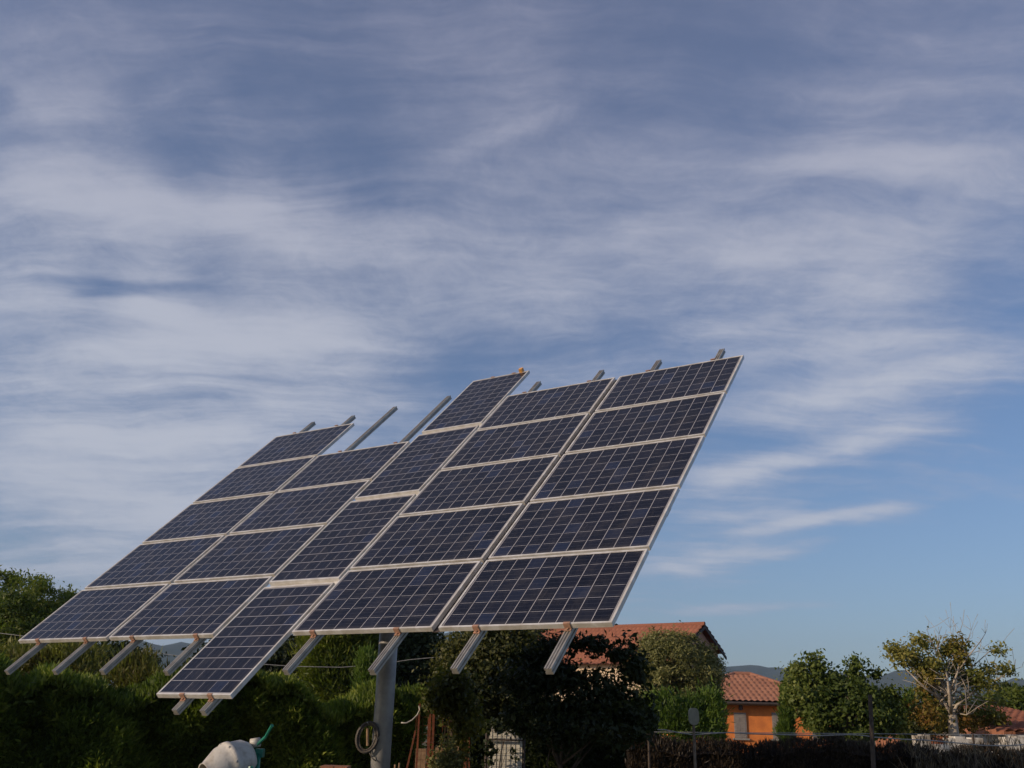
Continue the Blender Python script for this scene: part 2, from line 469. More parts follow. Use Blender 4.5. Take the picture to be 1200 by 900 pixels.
def clump_points(blobs, nclump, nleaf, sigma, rng, hollow=0.55):
    """blobs: (cx,cy,cz,rx,ry,rz). clumps on the blobs, leaves gathered round the clumps"""
    B = np.array(blobs, float)
    wgt = (B[:, 3] * B[:, 4] * B[:, 5]) ** (2 / 3.0); wgt /= wgt.sum()
    k = rng.choice(len(B), nclump, p=wgt)
    dr = rng.normal(size=(nclump, 3)); dr /= np.linalg.norm(dr, axis=1)[:, None]
    rad = hollow + (1 - hollow) * rng.random(nclump) ** 0.6
    C = B[k, :3] + dr * B[k, 3:] * rad[:, None]
    sc = sigma * (0.6 + 0.8 * rng.random(nclump))
    j = rng.integers(0, nclump, nleaf)
    P = C[j] + rng.normal(size=(nleaf, 3)) * sc[j][:, None] * np.array([1, 1, 0.75])
    O = P - B[k[j], :3]; O /= (np.linalg.norm(O, axis=1)[:, None] + 1e-6)
    return P, O, C


def trunk_mesh(base, top, r0, r1, rng, targets=(), mb=None, wob=0.06, seg=8, limb_r=0.35, twig=0):
    mb = mb or MB()
    base = Vector(base); top = Vector(top); n = 7
    H = (top - base).length
    pts = [base.lerp(top, i / (n - 1)) + Vector((rng.normal() * wob * H * 0.3 * math.sin(math.pi * i / (n - 1)), rng.normal() * wob * H * 0.3 * math.sin(math.pi * i / (n - 1)), 0)) for i in range(n)]
    rr = [r0 + (r1 - r0) * (i / (n - 1)) ** 0.8 for i in range(n)]; rr[0] *= 1.35
    mb.tube(pts, rr, seg)
    for t in targets:
        t = Vector(t)
        i = rng.integers(n // 2, n)
        s = pts[i]
        Lg = (t - s).length
        mid1 = s.lerp(t, 0.35) + Vector(rng.normal(size=3) * 0.07 * Lg) + Vector((0, 0, 0.08 * Lg))
        mid2 = s.lerp(t, 0.7) + Vector(rng.normal(size=3) * 0.06 * Lg) + Vector((0, 0, 0.06 * Lg))
        ra = rr[i] * (limb_r + 0.25 * rng.random())
        mb.tube([s, mid1, mid2, t], [ra, ra * 0.7, ra * 0.45, ra * 0.18], 5)
        for _ in range(twig):
            a = [mid1, mid2, t][rng.integers(0, 3)]
            dv = Vector(rng.normal(size=3)); dv.z = abs(dv.z) * 0.8 + 0.2; dv.normalize()
            e = a + dv * Lg * (0.25 + 0.35 * rng.random())
            mm = a.lerp(e, 0.5) + Vector(rng.normal(size=3) * 0.05 * Lg)
            mb.tube([a, mm, e], [ra * 0.35, ra * 0.22, ra * 0.08], 4)
    return mb


def tree(name, label, base, blobs, mat, bark, seed, nclump, nleaf, sigma, size, r0, trunk_top=None, aspect=0.5, hollow=0.55,
         group=None, cat='tree', limbs=14, spray=None, twig=0, crown_name='crown', droop=0.0):
    rng = np.random.default_rng(seed)
    root = empty(name, base, label, cat, group)
    P, O, C = clump_points(blobs, nclump, nleaf, sigma, rng, hollow)
    P[:, 2] = np.maximum(P[:, 2], base[2] + 0.1)
    if spray:
        V, F = sprays(P, O * 0.7 + np.array([0, 0, spray[2]]), spray[0], spray[1], rng)
    else:
        V, F = leaves(P, size, rng, aspect, outward=O, droop=droop)
    mesh_np(crown_name, V, F, mat, root)
    B = np.array(blobs)
    if trunk_top is None: trunk_top = (B[:, 0].mean(), B[:, 1].mean(), B[:, 2].mean())
    tg = [tuple(C[i]) for i in rng.choice(len(C), min(limbs, len(C)), replace=False)]
    trunk_mesh(base, trunk_top, r0, r0 * 0.5, rng, tg, twig=twig).build('trunk', bark, root, smooth=True)
    return root


# ------------------------------------------------------------------ ground and hills
mg = bpy.data.materials.new('dry_grass_ground'); mg.use_nodes = True
g = N(mg.node_tree); tcg = g.new('ShaderNodeTexCoord')
cg = g.mix(g.ramp(g.noise(tcg.outputs['Object'], 0.6, 8, 0.65), 0.35, 0.65), (.055, .065, .022), (.13, .10, .055))
cg = g.mix(g.ramp(g.noise(tcg.outputs['Object'], 0.012, 5, 0.6), 0.4, 0.62), cg, (.09, .085, .035))
bg_ = g.new('ShaderNodeBump', {'Height': g.noise(tcg.outputs['Object'], 9.0, 6, 0.7), 'Strength': 0.5, 'Distance': 0.05})
pg = g.new('ShaderNodeBsdfPrincipled', {'Base Color': cg, 'Roughness': 0.95, 'Normal': bg_.outputs[0]})
g.new('ShaderNodeOutputMaterial', {'Surface': pg.outputs[0]})
EXT = 5200.0
xs = np.unique(np.concatenate([np.linspace(-EXT, EXT, 41), np.linspace(-60, 60, 61)]))
ys = np.unique(np.concatenate([np.linspace(-EXT * 0.3, EXT, 41), np.linspace(-30, 90, 61)]))
XX, YY = np.meshgrid(xs, ys)
near = np.exp(-((XX / 40) ** 2 + ((YY - 20) / 50) ** 2))
ZZ = 0.04 * np.sin(XX * 0.7 + 1) * np.cos(YY * 0.5) * near
V = np.stack([XX.ravel(), YY.ravel(), ZZ.ravel()], 1)
nx, ny = len(xs), len(ys)
idx = np.arange(nx * ny).reshape(ny, nx)
F = np.stack([idx[:-1, :-1].ravel(), idx[:-1, 1:].ravel(), idx[1:, 1:].ravel(), idx[1:, :-1].ravel()], 1)
tag(mesh_np('ground', V, F, mg, smooth=True), kind='structure')

mh = bpy.data.materials.new('wooded_hill'); mh.use_nodes = True
g = N(mh.node_tree); tch = g.new('ShaderNodeTexCoord')
ch = g.mix(g.ramp(g.noise(tch.outputs['Object'], 0.006, 8, 0.7), 0.4, 0.62), (.022, .034, .014), (.050, .058, .024))
ph = g.new('ShaderNodeBsdfPrincipled', {'Base Color': ch, 'Roughness': 1.0, 'Specular IOR Level': 0.1})
g.new('ShaderNodeOutputMaterial', {'Surface': ph.outputs[0]})
prof = [(-1500, 770), (-400, 772), (0, 765), (165, 757), (240, 752), (400, 746), (540, 741), (600, 747), (700, 765), (840, 782), (876, 779), (905, 782), (930, 785),
        (1000, 790), (1060, 797), (1130, 803), (1165, 801), (1190, 794), (1215, 800), (1400, 808), (2300, 806)]
rngh = np.random.default_rng(5)
th = np.linspace(R(-62), R(62), 260)
tab = []
for (px, py) in prof:
    dd = ray(px, py)
    tab.append((math.atan2(dd[0], dd[1]), dd[2] / math.hypot(dd[0], dd[1])))
tab = np.array(sorted(tab))
el = np.interp(th, tab[:, 0], tab[:, 1])
rows = []
for i, (rr_, hh) in enumerate([(1500, 0.0), (1750, .10), (2000, .24), (2250, .40), (2500, .60), (2750, .80), (3000, .92), (3200, 1.0), (3350, .9), (3700, .5), (4100, 0.0)]):
    nb = sum(a * np.sin(th * f + p) for a, f, p in [(.10, 23, i * .9), (.08, 57, i * 1.7), (.05, 131, i * 2.3)]) if 0 < hh < .95 else 0
    if hh >= 1.0: nb = .012 * np.sin(th * 210) + .008 * np.sin(th * 470 + 1) + .006 * rngh.normal(size=len(th))
    z = np.maximum(el * 3200 * (hh + (nb if hh >= 1 else nb * hh * 1.2)), 0) + (CAMZ if hh > 0 else -3)
    rows.append(np.stack([np.sin(th) * rr_, np.cos(th) * rr_, z], 1))
V = np.concatenate(rows); nn = len(th)
idx = np.arange(len(V)).reshape(len(rows), nn)
F = np.stack([idx[:-1, :-1].ravel(), idx[:-1, 1:].ravel(), idx[1:, 1:].ravel(), idx[1:, :-1].ravel()], 1)
tag(mesh_np('hills', V, F, mh, smooth=True), kind='structure')

# haze over the plain
HZ = MB(); HZ.box((-5400, -1800, -5), (5400, 5400, 420))
mz = bpy.data.materials.new('air_haze'); mz.use_nodes = True
g = N(mz.node_tree)
pv = g.new('ShaderNodeVolumePrincipled', {'Color': (.52, .72, 1.0), 'Density': 0.00013, 'Anisotropy': 0.0})
g.new('ShaderNodeOutputMaterial', {'Volume': pv.outputs[0]})
hz = HZ.build('haze', mz)
tag(hz, kind='stuff')


# ------------------------------------------------------------------ the solar tracker
T0 = Vector((-5.8013, 11.5925, 0.6944 + CAMZ))
U = Vector((0.8463, -0.5326, 0.0)).normalized()
Vv = Vector((0.3881, 0.6167, 0.6849)); Vv = (Vv - U * Vv.dot(U)).normalized()
Nn = U.cross(Vv).normalized()


def pt(u, v, n=0.0):
    return T0 + U * u + Vv * v + Nn * n


POLE = Vector((-1.39, 11.55, 0.0))
trk = empty('solar_tracker', POLE, 'large tilted array of dark blue solar modules on a single grey steel pole', 'solar tracker')

# module prototype meshes in local axes: x along the long side, y along the short side, z out of the glass
fm = MB()
LIP, TH = 0.020, 0.044
hx, hy = MW / 2, MH / 2
prof_f = [(0, 0), (LIP, 0), (LIP, -0.004), (0.004, -0.006), (0.004, -TH + 0.002), (0.026, -TH + 0.002), (0.026, -TH), (0, -TH)]


def frame_side(a, b, ix):
    n = len(prof_f)
    vs = []
    for p, sgn in ((a, 1), (b, -1)):
        for (dd, z) in prof_f:
            inn = Vector(ix) * dd
            # mitre
            along = (Vector(b) - Vector(a)).normalized() * dd * sgn
            vs.append(Vector(p) + inn + along + Vector((0, 0, z)))
    fs = [(i, (i + 1) % n, n + (i + 1) % n, n + i) for i in range(n)]
    fm.add(vs, fs)


frame_side((-hx, -hy, 0), (hx, -hy, 0), (0, 1, 0))
frame_side((hx, -hy, 0), (hx, hy, 0), (-1, 0, 0))
frame_side((hx, hy, 0), (-hx, hy, 0), (0, -1, 0))
frame_side((-hx, hy, 0), (-hx, -hy, 0), (1, 0, 0))
fmesh = fm.build('solar_module', M['frame'], local=True)
gm = MB(); gm.box((-hx + 0.0165, -hy + 0.0165, -0.0075), (hx - 0.0165, hy - 0.0165, -0.0045))
gmesh = gm.build('cell_sheet', M['cells'], local=True)
bm_ = MB(); bm_.box((-hx + 0.006, -hy + 0.006, -0.0105), (hx - 0.006, hy - 0.006, -0.0085)); bm_.box((hx - 0.30, -0.06, -0.034), (hx - 0.18, 0.06, -0.0107))
bmesh_ = bm_.build('back_sheet', M['backsheet'], local=True)
first = [True]


def basis(c, ex, ey, ez):
    return Matrix(((ex.x, ey.x, ez.x, c.x), (ex.y, ey.y, ez.y, c.y), (ex.z, ey.z, ez.z, c.z), (0, 0, 0, 1)))


rm = random.Random(3)


def module(cu, cv, portrait=False):
    c = pt(cu, cv, rm.uniform(-0.002, 0.002)) - POLE
    ex, ey = (Vv, -U) if portrait else (U, Vv)
    mt = basis(c, ex, ey, Nn) @ Matrix.Rotation(R(rm.uniform(-0.25, 0.25)), 4, 'X') @ Matrix.Rotation(R(rm.uniform(-0.12, 0.12)), 4, 'Y') @ Matrix.Rotation(R(rm.uniform(-0.05, 0.05)), 4, 'Z')
    if first[0]:
        f_, g_, b_ = fmesh, gmesh, bmesh_; first[0] = False
    else:
        f_, g_, b_ = fmesh.copy(), gmesh.copy(), bmesh_.copy()
        for o in (f_, g_, b_): col.objects.link(o)
    f_.parent = trk; f_.matrix_local = mt
    g_.parent = f_; b_.parent = f_
    g_.matrix_local = Matrix.Identity(4); b_.matrix_local = Matrix.Identity(4)


PV = 1.0268
uA = 0.0; uB = uA + MW + 0.0567; uC = uB + MW + 0.0572; uD = uC + MH + 0.0435; uE = uD + MW + 0.0695
for (u0, nrow) in ((uA, 5), (uB, 4), (uD, 5), (uE, 5)):
    for k in range(nrow):
        module(u0 + MW / 2, k * PV + MH / 2)
for k in range(4):
    module(uC + MH / 2, -0.8618 + k * (MW + 0.0794) + MW / 2, True)

# rails
RW, RD = 0.066, 0.058
prof_r = [(-RW / 2, 0), (-RW / 2 + .012, 0), (-RW / 2 + .014, -.008), (-RW / 2 + .026, -.008), (-RW / 2 + .028, 0), (RW / 2 - .028, 0), (RW / 2 - .026, -.008), (RW / 2 - .014, -.008),
          (RW / 2 - .012, 0), (RW / 2, 0), (RW / 2, -.022), (RW / 2 - .008, -.024), (RW / 2 - .008, -.036), (RW / 2, -.038), (RW / 2, -RD), (-RW / 2, -RD), (-RW / 2, -.038),
          (-RW / 2 + .008, -.036), (-RW / 2 + .008, -.024), (-RW / 2, -.022)]
OFF = -TH - 0.010
for (u, v0, v1, b0, b1, cvs) in [
        (0.38, -.47, 5.62, 0, 5.127, 5), (1.275, -.47, 5.58, 0, 5.127, 5), (2.09, -.47, 5.64, 0, 4.1, 4), (3.10, -.48, 5.68, 0, 4.1, 4),
        (3.77, -1.0, 5.90, -.862, 5.976, 0), (4.14, -1.0, 5.90, -.862, 5.976, 0),
        (4.71, -.47, 5.60, 0, 5.127, 5), (5.71, -.47, 5.60, 0, 5.127, 5), (6.555, -.455, 5.59, 0, 5.127, 5), (7.425, -.46, 5.58, 0, 5.127, 5)]:
    rb = MB().extrude(prof_r, pt(u, v0, OFF), pt(u, v1, OFF), U, Nn)
    ro = rb.build('rail', M['rail'], trk)
    for (vc, s_) in ((b0, -1), (b1, 1)):
        cb = MB()
        a = vc + s_ * 0.002
        bx = basis(pt(u, a, 0), U, Vv, Nn)
        cb.box((-.030, min(0, s_ * .026), OFF + 0.001), (.030, max(0, s_ * .026), OFF + 0.009), bx)
        cb.box((-.030, min(0, s_ * .006), OFF + 0.009), (.030, max(0, s_ * .006), 0.004), bx)
        cb.box((-.030, min(-s_ * .016, s_ * .006), 0.004), (.030, max(-s_ * .016, s_ * .006), 0.008), bx)
        cb.tube([pt(u, a + s_ * .016, OFF + .004), pt(u, a + s_ * .016, OFF + .022)], .009, 6)
        cb.build('clamp', M['clamp'], ro)
for k in range(1, 4):
    vg = -0.8618 + k * (MW + 0.0794) - 0.0397
    MB().box((-MH / 2, -.055, -.006), (MH / 2, .055, 0), basis(pt(uC + MH / 2, vg, -TH - .001), U, Vv, Nn)).build('joint_plate', M['frame'], trk)
MB().box((-.05, 0, -.006), (.05, 5.12, 0), basis(pt(uE - .035, 0, -TH - .001), U, Vv, Nn)).build('gap_shade_strip', M['dark_trim'], trk)  # added dark strip closing the column gap, stands in for its shaded frame sides
# beams behind the rails
BO = OFF - RD
for v_, r_ in ((0.55, .05), (2.0, .075), (3.3, .075), (3.85, .05)):
    hh = r_
    MB().extrude([(-hh, -2 * hh), (hh, -2 * hh), (hh, 0), (-hh, 0)], pt(0.15, v_, BO - .002), pt(7.65, v_, BO - .002), Vv, Nn).build('cross_beam', M['galv'], trk)
uc = (POLE - T0).dot(U)
hub = pt(uc, 2.65, BO - 0.45)
MB().tube([(POLE.x, POLE.y, 0.02), (POLE.x, POLE.y, hub.z - 0.25)], .112, 32).build('pole', M['galv'], trk, smooth=True)
MB().tube([(POLE.x, POLE.y, hub.z - 0.25), (POLE.x, POLE.y, hub.z - 0.13)], .19, 28).build('slewing_ring', M['dark_trim'], trk)
hb = MB()
hb.tube([(POLE.x, POLE.y, hub.z - 0.13), (POLE.x, POLE.y, hub.z + 0.12)], .15, 20)
hb.tube([hub - U * 1.6, hub + U * 1.6], .085, 16)
hb.build('tilt_head', M['galv'], trk)
for s_ in (-1.5, -0.5, 0.5, 1.5):
    for v_ in (2.0, 3.3):
        MB().tube([hub + U * s_, pt(uc + s_, v_, BO - .15)], .035, 8).build('strut', M['galv'], trk)
MB().tube([Vector((POLE.x, POLE.y, hub.z - .9)) + U.cross(Vector((0, 0, 1))) * .12, pt(uc, 0.55, BO - .1)], [.04, .025], 12).build('actuator', M['rail'], trk)
bp = MB(); bp.box((POLE.x - .3, POLE.y - .3, 0.0), (POLE.x + .3, POLE.y + .3, 0.03))
for sx in (-.23, .23):
    for sy in (-.23, .23):
        bp.tube([(POLE.x + sx, POLE.y + sy, .03), (POLE.x + sx, POLE.y + sy, .09)], .02, 6)
bp.build('base_plate', M['galv'], trk)
# cable conduit on the pole
MB().tube([(POLE.x + .04, POLE.y + .125, .05), (POLE.x + .04, POLE.y + .125, 3.1)], .012, 6).build('conduit', M['cable'], trk)
MB().box((-.02, -.03, -.01), (.035, .03, .05), basis(pt(uC + MH * .86, 5.985, 0), U, Vv, Nn)).build('end_stop', mat_basic('orange_plastic', (.75, .36, .08), (.6, .3, .08), 20, .5), trk)

# coil of cable hung on a hook on the pole
c0 = at(430.5, 864, 11.42)
coil = empty('cable_coil', (c0.x, c0.y, c0.z), 'oval coil of grey cable hanging on the left side of the steel pole', 'cable coil')
mb = MB(); pts = []
rc = np.random.default_rng(8)
for i in range(0, 5 * 24 + 1):
    a = i / 24 * 2 * math.pi
    k = i // 24
    pts.append(c0 + Vector((math.cos(a) * (.108 + .006 * k * (-1) ** k), .012 * math.sin(k * 2.1) + rc.normal() * .002, math.sin(a) * (.148 + .005 * k * (-1) ** k) + .02 * math.cos(a))))
mb.tube(pts, .0085, 6)
mb.tube([c0 + Vector((.03, 0, -.15)), c0 + Vector((.07, 0, -.22)), c0 + Vector((.12, 0.0, -.25))], .007, 6)
mb.build('coil', M['cable'], coil, smooth=True)
mb = MB(); mb.tube([c0 + Vector((.16, .05, .13)), c0 + Vector((.0, 0, .145)), c0 + Vector((-.01, -.03, .16))], .008, 6)
mb.build('hook', M['galv'], coil)
mb = MB(); mb.tube([c0 + Vector((-.005, .0, .10)), c0 + Vector((.01, .0, -.09))], .016, 8); mb.build('handle', M['wood'], coil)

# ------------------------------------------------------------------ cement mixer
mc = at(269, 896, 8.8)
mix_root = empty('cement_mixer', (mc.x, mc.y, 0), 'cement mixer with cream drum and green arm in front of the hedge', 'cement mixer')
ax = Vector((-0.62, -0.60, -0.30)).normalized()       # drum opening looks down to the left
pf = [(-.30, .03), (-.30, .12), (-.275, .185), (-.20, .235), (-.035, .262), (-.03, .276), (.03, .278), (.035, .264), (.12, .25), (.28, .165), (.33, .135), (.345, .14), (.335, .125), (.28, .145), (.1, .235), (-.2, .215), (-.27, .10)]
MS = .70
pf = [(a_ * MS, b_ * MS) for a_, b_ in pf]
drum_o = MB().lathe(pf, mc, ax, 40).build('drum', M['drum'], mix_root, smooth=True)
side = ax.cross(Vector((0, 0, 1))).normalized()
for a in np.linspace(0, 2 * math.pi, 9)[:-1]:
    o_ = ax.orthogonal().normalized(); o2 = ax.cross(o_)
    dq = o_ * math.cos(a) + o2 * math.sin(a)
    MB().tube([mc + ax * .03 * MS + dq * .255 * MS, mc + ax * .03 * MS + dq * .279 * MS], .010, 6).build('bolt', M['galv'], drum_o)
arm_c = mc - ax * .26
mb = MB()
dn_ = Vector((0, 0, -.16))
mb.tube([mc + side * .235 + dn_, mc + side * .22 - ax * .16 + dn_, arm_c - ax * .03, mc - side * .22 - ax * .16 + dn_, mc - side * .235 + dn_], .022, 10)
mb.build('yoke', M['teal'], mix_root, smooth=True)
mb = MB(); mb.box((-.03, -.04, -.06), (.04, .04, .01), Matrix.Translation(arm_c - ax * .035 + Vector((.0, 0, 0.02))))
mb.build('motor_housing', M['teal'], mix_root)
mb = MB(); mb.tube([arm_c + Vector((-.05, -.02, .085)), arm_c + Vector((.03, -.02, .10))], .040, 14); mb.build('motor_cap', M['drum'], mix_root, smooth=True)
tp = at(319, 850, 8.75)
mb = MB(); mb.tube([arm_c + Vector((-.02, 0, .05)), arm_c.lerp(tp, .6) + Vector((0, 0, 0)), tp], [.014, .014, .016], 8); mb.build('tilt_lever', M['teal'], mix_root)
mb = MB()
by_ = Vector((mc.x, mc.y, 0))
for sx in (-.36, .36):
    p_ = mc + side * sx
    mb.tube([p_ + Vector((0, 0, .0)), by_ + side * sx + Vector((0, .28, .14))], .022, 8)
    mb.tube([p_ + Vector((0, 0, .0)), by_ + side * sx + Vector((0, -.30, .02))], .022, 8)
mb.tube([by_ + side * -.36 + Vector((0, .28, .14)), by_ + side * .36 + Vector((0, .28, .14))], .02, 8)
mb.build('stand', M['teal'], mix_root)
for sx in (-.42, .42):
    wc = by_ + side * sx + Vector((0, .28, .14))
    MB().lathe([(-.03, .02), (-.03, .13), (-.02, .14), (.02, .14), (.03, .13), (.03, .02)], wc, side, 20).build('wheel', M['black'], mix_root, smooth=True)


# ------------------------------------------------------------------ hedge behind the tracker
def hedge_strip(name, label, pts_, hts, thick, mat, n, spray, seed, cat='hedge', bulge=0.16, parent_loc=None, up=0.9, nsn=1.4):
    """pts_: front foot line (x,y) list; hts: heights. A core plus sprays all over front, top and back."""
    rng = np.random.default_rng(seed)
    P2 = np.array(pts_, float); Hh = np.array(hts, float)
    seglen = np.r_[0, np.cumsum(np.linalg.norm(np.diff(P2, axis=0), axis=1))]
    tot = seglen[-1]
    dirv = (P2[-1] - P2[0]) / np.linalg.norm(P2[-1] - P2[0]); back = np.array([-dirv[1], dirv[0]])
    if back[1] < 0: back = -back
    ph = rng.random(12) * 6.28

    def lump(s, h):
        return bulge * (np.sin(s * 1.9 + ph[0]) * np.sin(h * 2.3 + ph[1]) + .6 * np.sin(s * 4.3 + ph[2] + h * 1.7) + .4 * np.sin(s * 8.7 + ph[3]) * np.sin(h * 6 + ph[4]))

    def toph(s):
        return np.interp(s, seglen, Hh) * (1 + .035 * np.sin(s * 2.1 + ph[5]) + .03 * np.sin(s * 5.3 + ph[6]) + .02 * np.sin(s * 11 + ph[7]))
    # parametrise cross-section t: 0..1 front, 1..2 top, 2..3 back
    def surf(s, t, inset):
        fx = np.interp(s, seglen, P2[:, 0]); fy = np.interp(s, seglen, P2[:, 1]); H = toph(s)
        fr = t < 1; tpp = (t >= 1) & (t < 2); bk = t >= 2
        dep = np.where(fr, 0, np.where(tpp, (t - 1) * thick, thick)); h = np.where(fr, t * H, np.where(tpp, H, (3 - t) * H))
        lf = lump(s, h)
        # round the shoulders
        rnd = np.where(fr, np.clip((h / H - .75) / .25, 0, 1) ** 2 * thick * .28, 0) - np.where(bk, np.clip((h / H - .75) / .25, 0, 1) ** 2 * thick * .28, 0)
        dome = np.where(tpp, np.sin((t - 1) * math.pi) * .12, 0)
        dep = dep + rnd + np.where(fr, -lf + inset, np.where(bk, lf - inset, 0))
        h = h + dome + np.where(tpp, lf * .6 - inset, 0)
        nrm = np.stack([np.where(fr, -back[0], np.where(bk, back[0], 0)), np.where(fr, -back[1], np.where(bk, back[1], 0)), np.where(tpp, 1.0, 0.15)], 1)
        return np.stack([fx + back[0] * dep, fy + back[1] * dep, h], 1), nrm
    ns, nt = int(tot * 5), 46
    sg, tg_ = np.meshgrid(np.linspace(0, tot, ns), np.linspace(0, 2.999, nt))
    C, _ = surf(sg.ravel(), tg_.ravel(), 0.10)
    idx = np.arange(ns * nt).reshape(nt, ns)
    CF = np.stack([idx[:-1, :-1].ravel(), idx[:-1, 1:].ravel(), idx[1:, 1:].ravel(), idx[1:, :-1].ravel()], 1)
    s = rng.random(n) * tot
    Hm = Hh.mean(); wts = np.array([Hm * nsn, thick * 1.5, Hm * 0.35]); wts /= wts.sum()
    t = rng.choice(3, n, p=wts) + rng.random(n)
    P, Nr = surf(s, t, rng.random(n) * .12 - .02)
    V, F = sprays(P, Nr * .8 + np.array([0, 0, up]), spray[0], spray[1], rng)
    V2 = np.concatenate([C, V]); F2 = np.concatenate([CF, F + len(C)])
    root = empty(name, (P2[0][0], P2[0][1], 0), label, cat)
    mesh_np('foliage', V2, F2, mat, root)
    return root


def xy(px, Y):
    p = at(px, 838, Y); return (p.x, p.y)


hp = [(-70, 13.0, 786), (0, 13.4, 788), (100, 13.9, 791), (200, 14.5, 791), (300, 15.1, 792), (350, 15.4, 800), (400, 15.7, 809), (450, 16.0, 815), (505, 16.3, 815)]
hedge_strip('conifer_hedge', 'long clipped conifer hedge with dark face and sunlit ragged top behind the solar tracker', [xy(a, b) for a, b, c in hp], [at(a, c, b + .4).z - .20 for a, b, c in hp],
            1.5, L['hedge'], 170000, (.105, .040), 11, bulge=.26, up=.35)
hp2 = [(505, 20.5, 832), (600, 20.3, 838), (700, 20.1, 842), (770, 20.0, 850)]
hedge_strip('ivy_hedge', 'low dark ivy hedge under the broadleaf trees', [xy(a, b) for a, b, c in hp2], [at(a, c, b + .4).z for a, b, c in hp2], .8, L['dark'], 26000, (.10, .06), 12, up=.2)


# ------------------------------------------------------------------ trees
def bl(px, py, Y, rx, rz, ry=None):
    c = at(px, py, Y); k = math.hypot(1, 0) * Y / 1035.0
    return (c.x, c.y, c.z, rx * k, (ry if ry else rx) * k, rz * k)


def base(px, Y):
    p = at(px, 838, Y); return (p.x, p.y, 0.0)


tree('umbrella_pine', 'big rounded umbrella pine behind the left end of the hedge', base(-10, 38),
     [bl(-70, 712, 38, 60, 36), bl(-10, 706, 38, 40, 30), bl(30, 706, 37, 30, 26), bl(68, 703, 38, 26, 20), bl(85, 715, 38, 16, 14), bl(10, 735, 36, 34, 22), bl(60, 735, 37, 26, 20), bl(-40, 760, 37, 50, 30),
      bl(30, 762, 37, 40, 18), bl(85, 750, 37, 18, 14)],
     L['pine'], M['bark'], 21, 420, 70000, .19, .14, .28, aspect=.35, hollow=.85)
tree('dry_shrub', 'loose brownish shrub rising above the hedge under the left solar modules', base(40, 22),
     [bl(-10, 784, 22, 45, 20), bl(40, 782, 22, 42, 20), bl(90, 778, 22, 40, 18)], L['brownish'], M['dark_bark'], 22, 120, 12000, .16, .09, .05, cat='shrub', spray=(.16, .035, .9), hollow=.3)
tree('dark_shrub', 'dark leafy shrub behind the hedge beside the loose brownish shrub', base(120, 24),
     [bl(110, 772, 24, 44, 26), bl(150, 780, 24, 30, 24), bl(70, 775, 26, 34, 22)], L['dark'], M['dark_bark'], 23, 110, 9000, .18, .1, .05, cat='shrub', hollow=.4)
tree('feathery_shrub', 'feathery light green shrub above the hedge in front of the far hill', base(165, 19),
     [bl(155, 796, 19, 18, 26), bl(190, 800, 19, 30, 15), bl(240, 802, 19, 34, 12), bl(170, 778, 19, 6, 14)], L['brownish'], M['dark_bark'], 24, 90, 7000, .10, .07, .03, cat='shrub', spray=(.16, .03, 1.3), hollow=.2)
tree('dark_tree', 'dark spreading tree seen under the array, left of the yellow green conifer', base(300, 33),
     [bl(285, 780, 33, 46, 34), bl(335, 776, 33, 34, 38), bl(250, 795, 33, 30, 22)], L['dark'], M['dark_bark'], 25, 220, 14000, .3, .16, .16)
tree('yellow_green_conifer', 'broad yellow green conifer directly left of the steel pole', base(402, 30),
     [bl(402, 790, 30, 40, 34), bl(395, 760, 30, 36, 34), bl(410, 735, 30, 30, 30)], L['conifer'], M['bark'], 26, 330, 26000, .2, .15, .16, spray=(.22, .05, .9), hollow=.7)
tree('slim_cypress', 'slim light green cypress against the yellow green conifer just left of the pole', base(428, 25),
     [bl(428, 812, 25, 8, 14), bl(428, 795, 25, 7, 18), bl(428, 780, 25, 4, 14)], L['cypress'], M['bark'], 27, 90, 6000, .07, .1, .06, spray=(.14, .03, 1.4), group=None)
tree('dark_tree', 'dark rounded tree just right of the steel pole under the array', base(490, 31),
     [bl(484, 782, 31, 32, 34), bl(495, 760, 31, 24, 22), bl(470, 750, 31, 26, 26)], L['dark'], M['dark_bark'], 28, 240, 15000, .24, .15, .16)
tree('brown_green_tree', 'brown green tree behind the rusty mesh frame', base(575, 19),
     [bl(575, 790, 19, 46, 42), bl(600, 762, 19, 36, 30), bl(560, 760, 19, 30, 26), bl(540, 800, 19, 24, 36), bl(610, 800, 19, 34, 40)],
     L['brown_green'], M['dark_bark'], 29, 300, 36000, .15, .08, .12)
tree('climbing_vine', 'yellowish climbing vine draped over the rusty mesh frame', base(525, 14.6),
     [bl(522, 808, 14.6, 14, 16), bl(536, 815, 14.6, 14, 26), bl(512, 822, 14.6, 14, 9), bl(545, 850, 14.6, 10, 30)], L['vine'], M['dark_bark'], 30, 130, 5200, .09, .065, .02, cat='vine', hollow=.2, aspect=.7)
# dark broadleaf tree right of centre
tree('dark_broadleaf_tree', 'dark large leaved tree in front of the cream farmhouse wall', base(664, 13.2),
     [bl(640, 812, 13.2, 40, 30), bl(612, 800, 13.2, 26, 18), bl(700, 836, 13.2, 46, 14), bl(740, 826, 13.2, 16, 24), bl(690, 848, 13.2, 66, 24), bl(600, 836, 13.2, 18, 8), bl(640, 850, 13.2, 40, 10),
      bl(650, 764, 13.2, 14, 7), bl(658, 754, 13.2, 24, 9), bl(636, 770, 13.2, 20, 12), bl(672, 772, 13.2, 14, 5), bl(700, 756, 13.2, 20, 8), bl(722, 768, 13.2, 16, 7), bl(690, 796, 13.2, 28, 4), bl(712, 812, 13.2, 20, 3), bl(655, 788, 13.2, 16, 7), bl(748, 840, 13.2, 18, 22), bl(740, 782, 13.2, 12, 16),
      bl(739, 752, 13.2, 7, 6), bl(636, 745, 13.2, 8, 4)],
     L['dark'], M['dark_bark'], 31, 330, 24000, .085, .08, .05, trunk_top=tuple(at(648, 850, 13.2)), aspect=.42, hollow=.2, limbs=22)
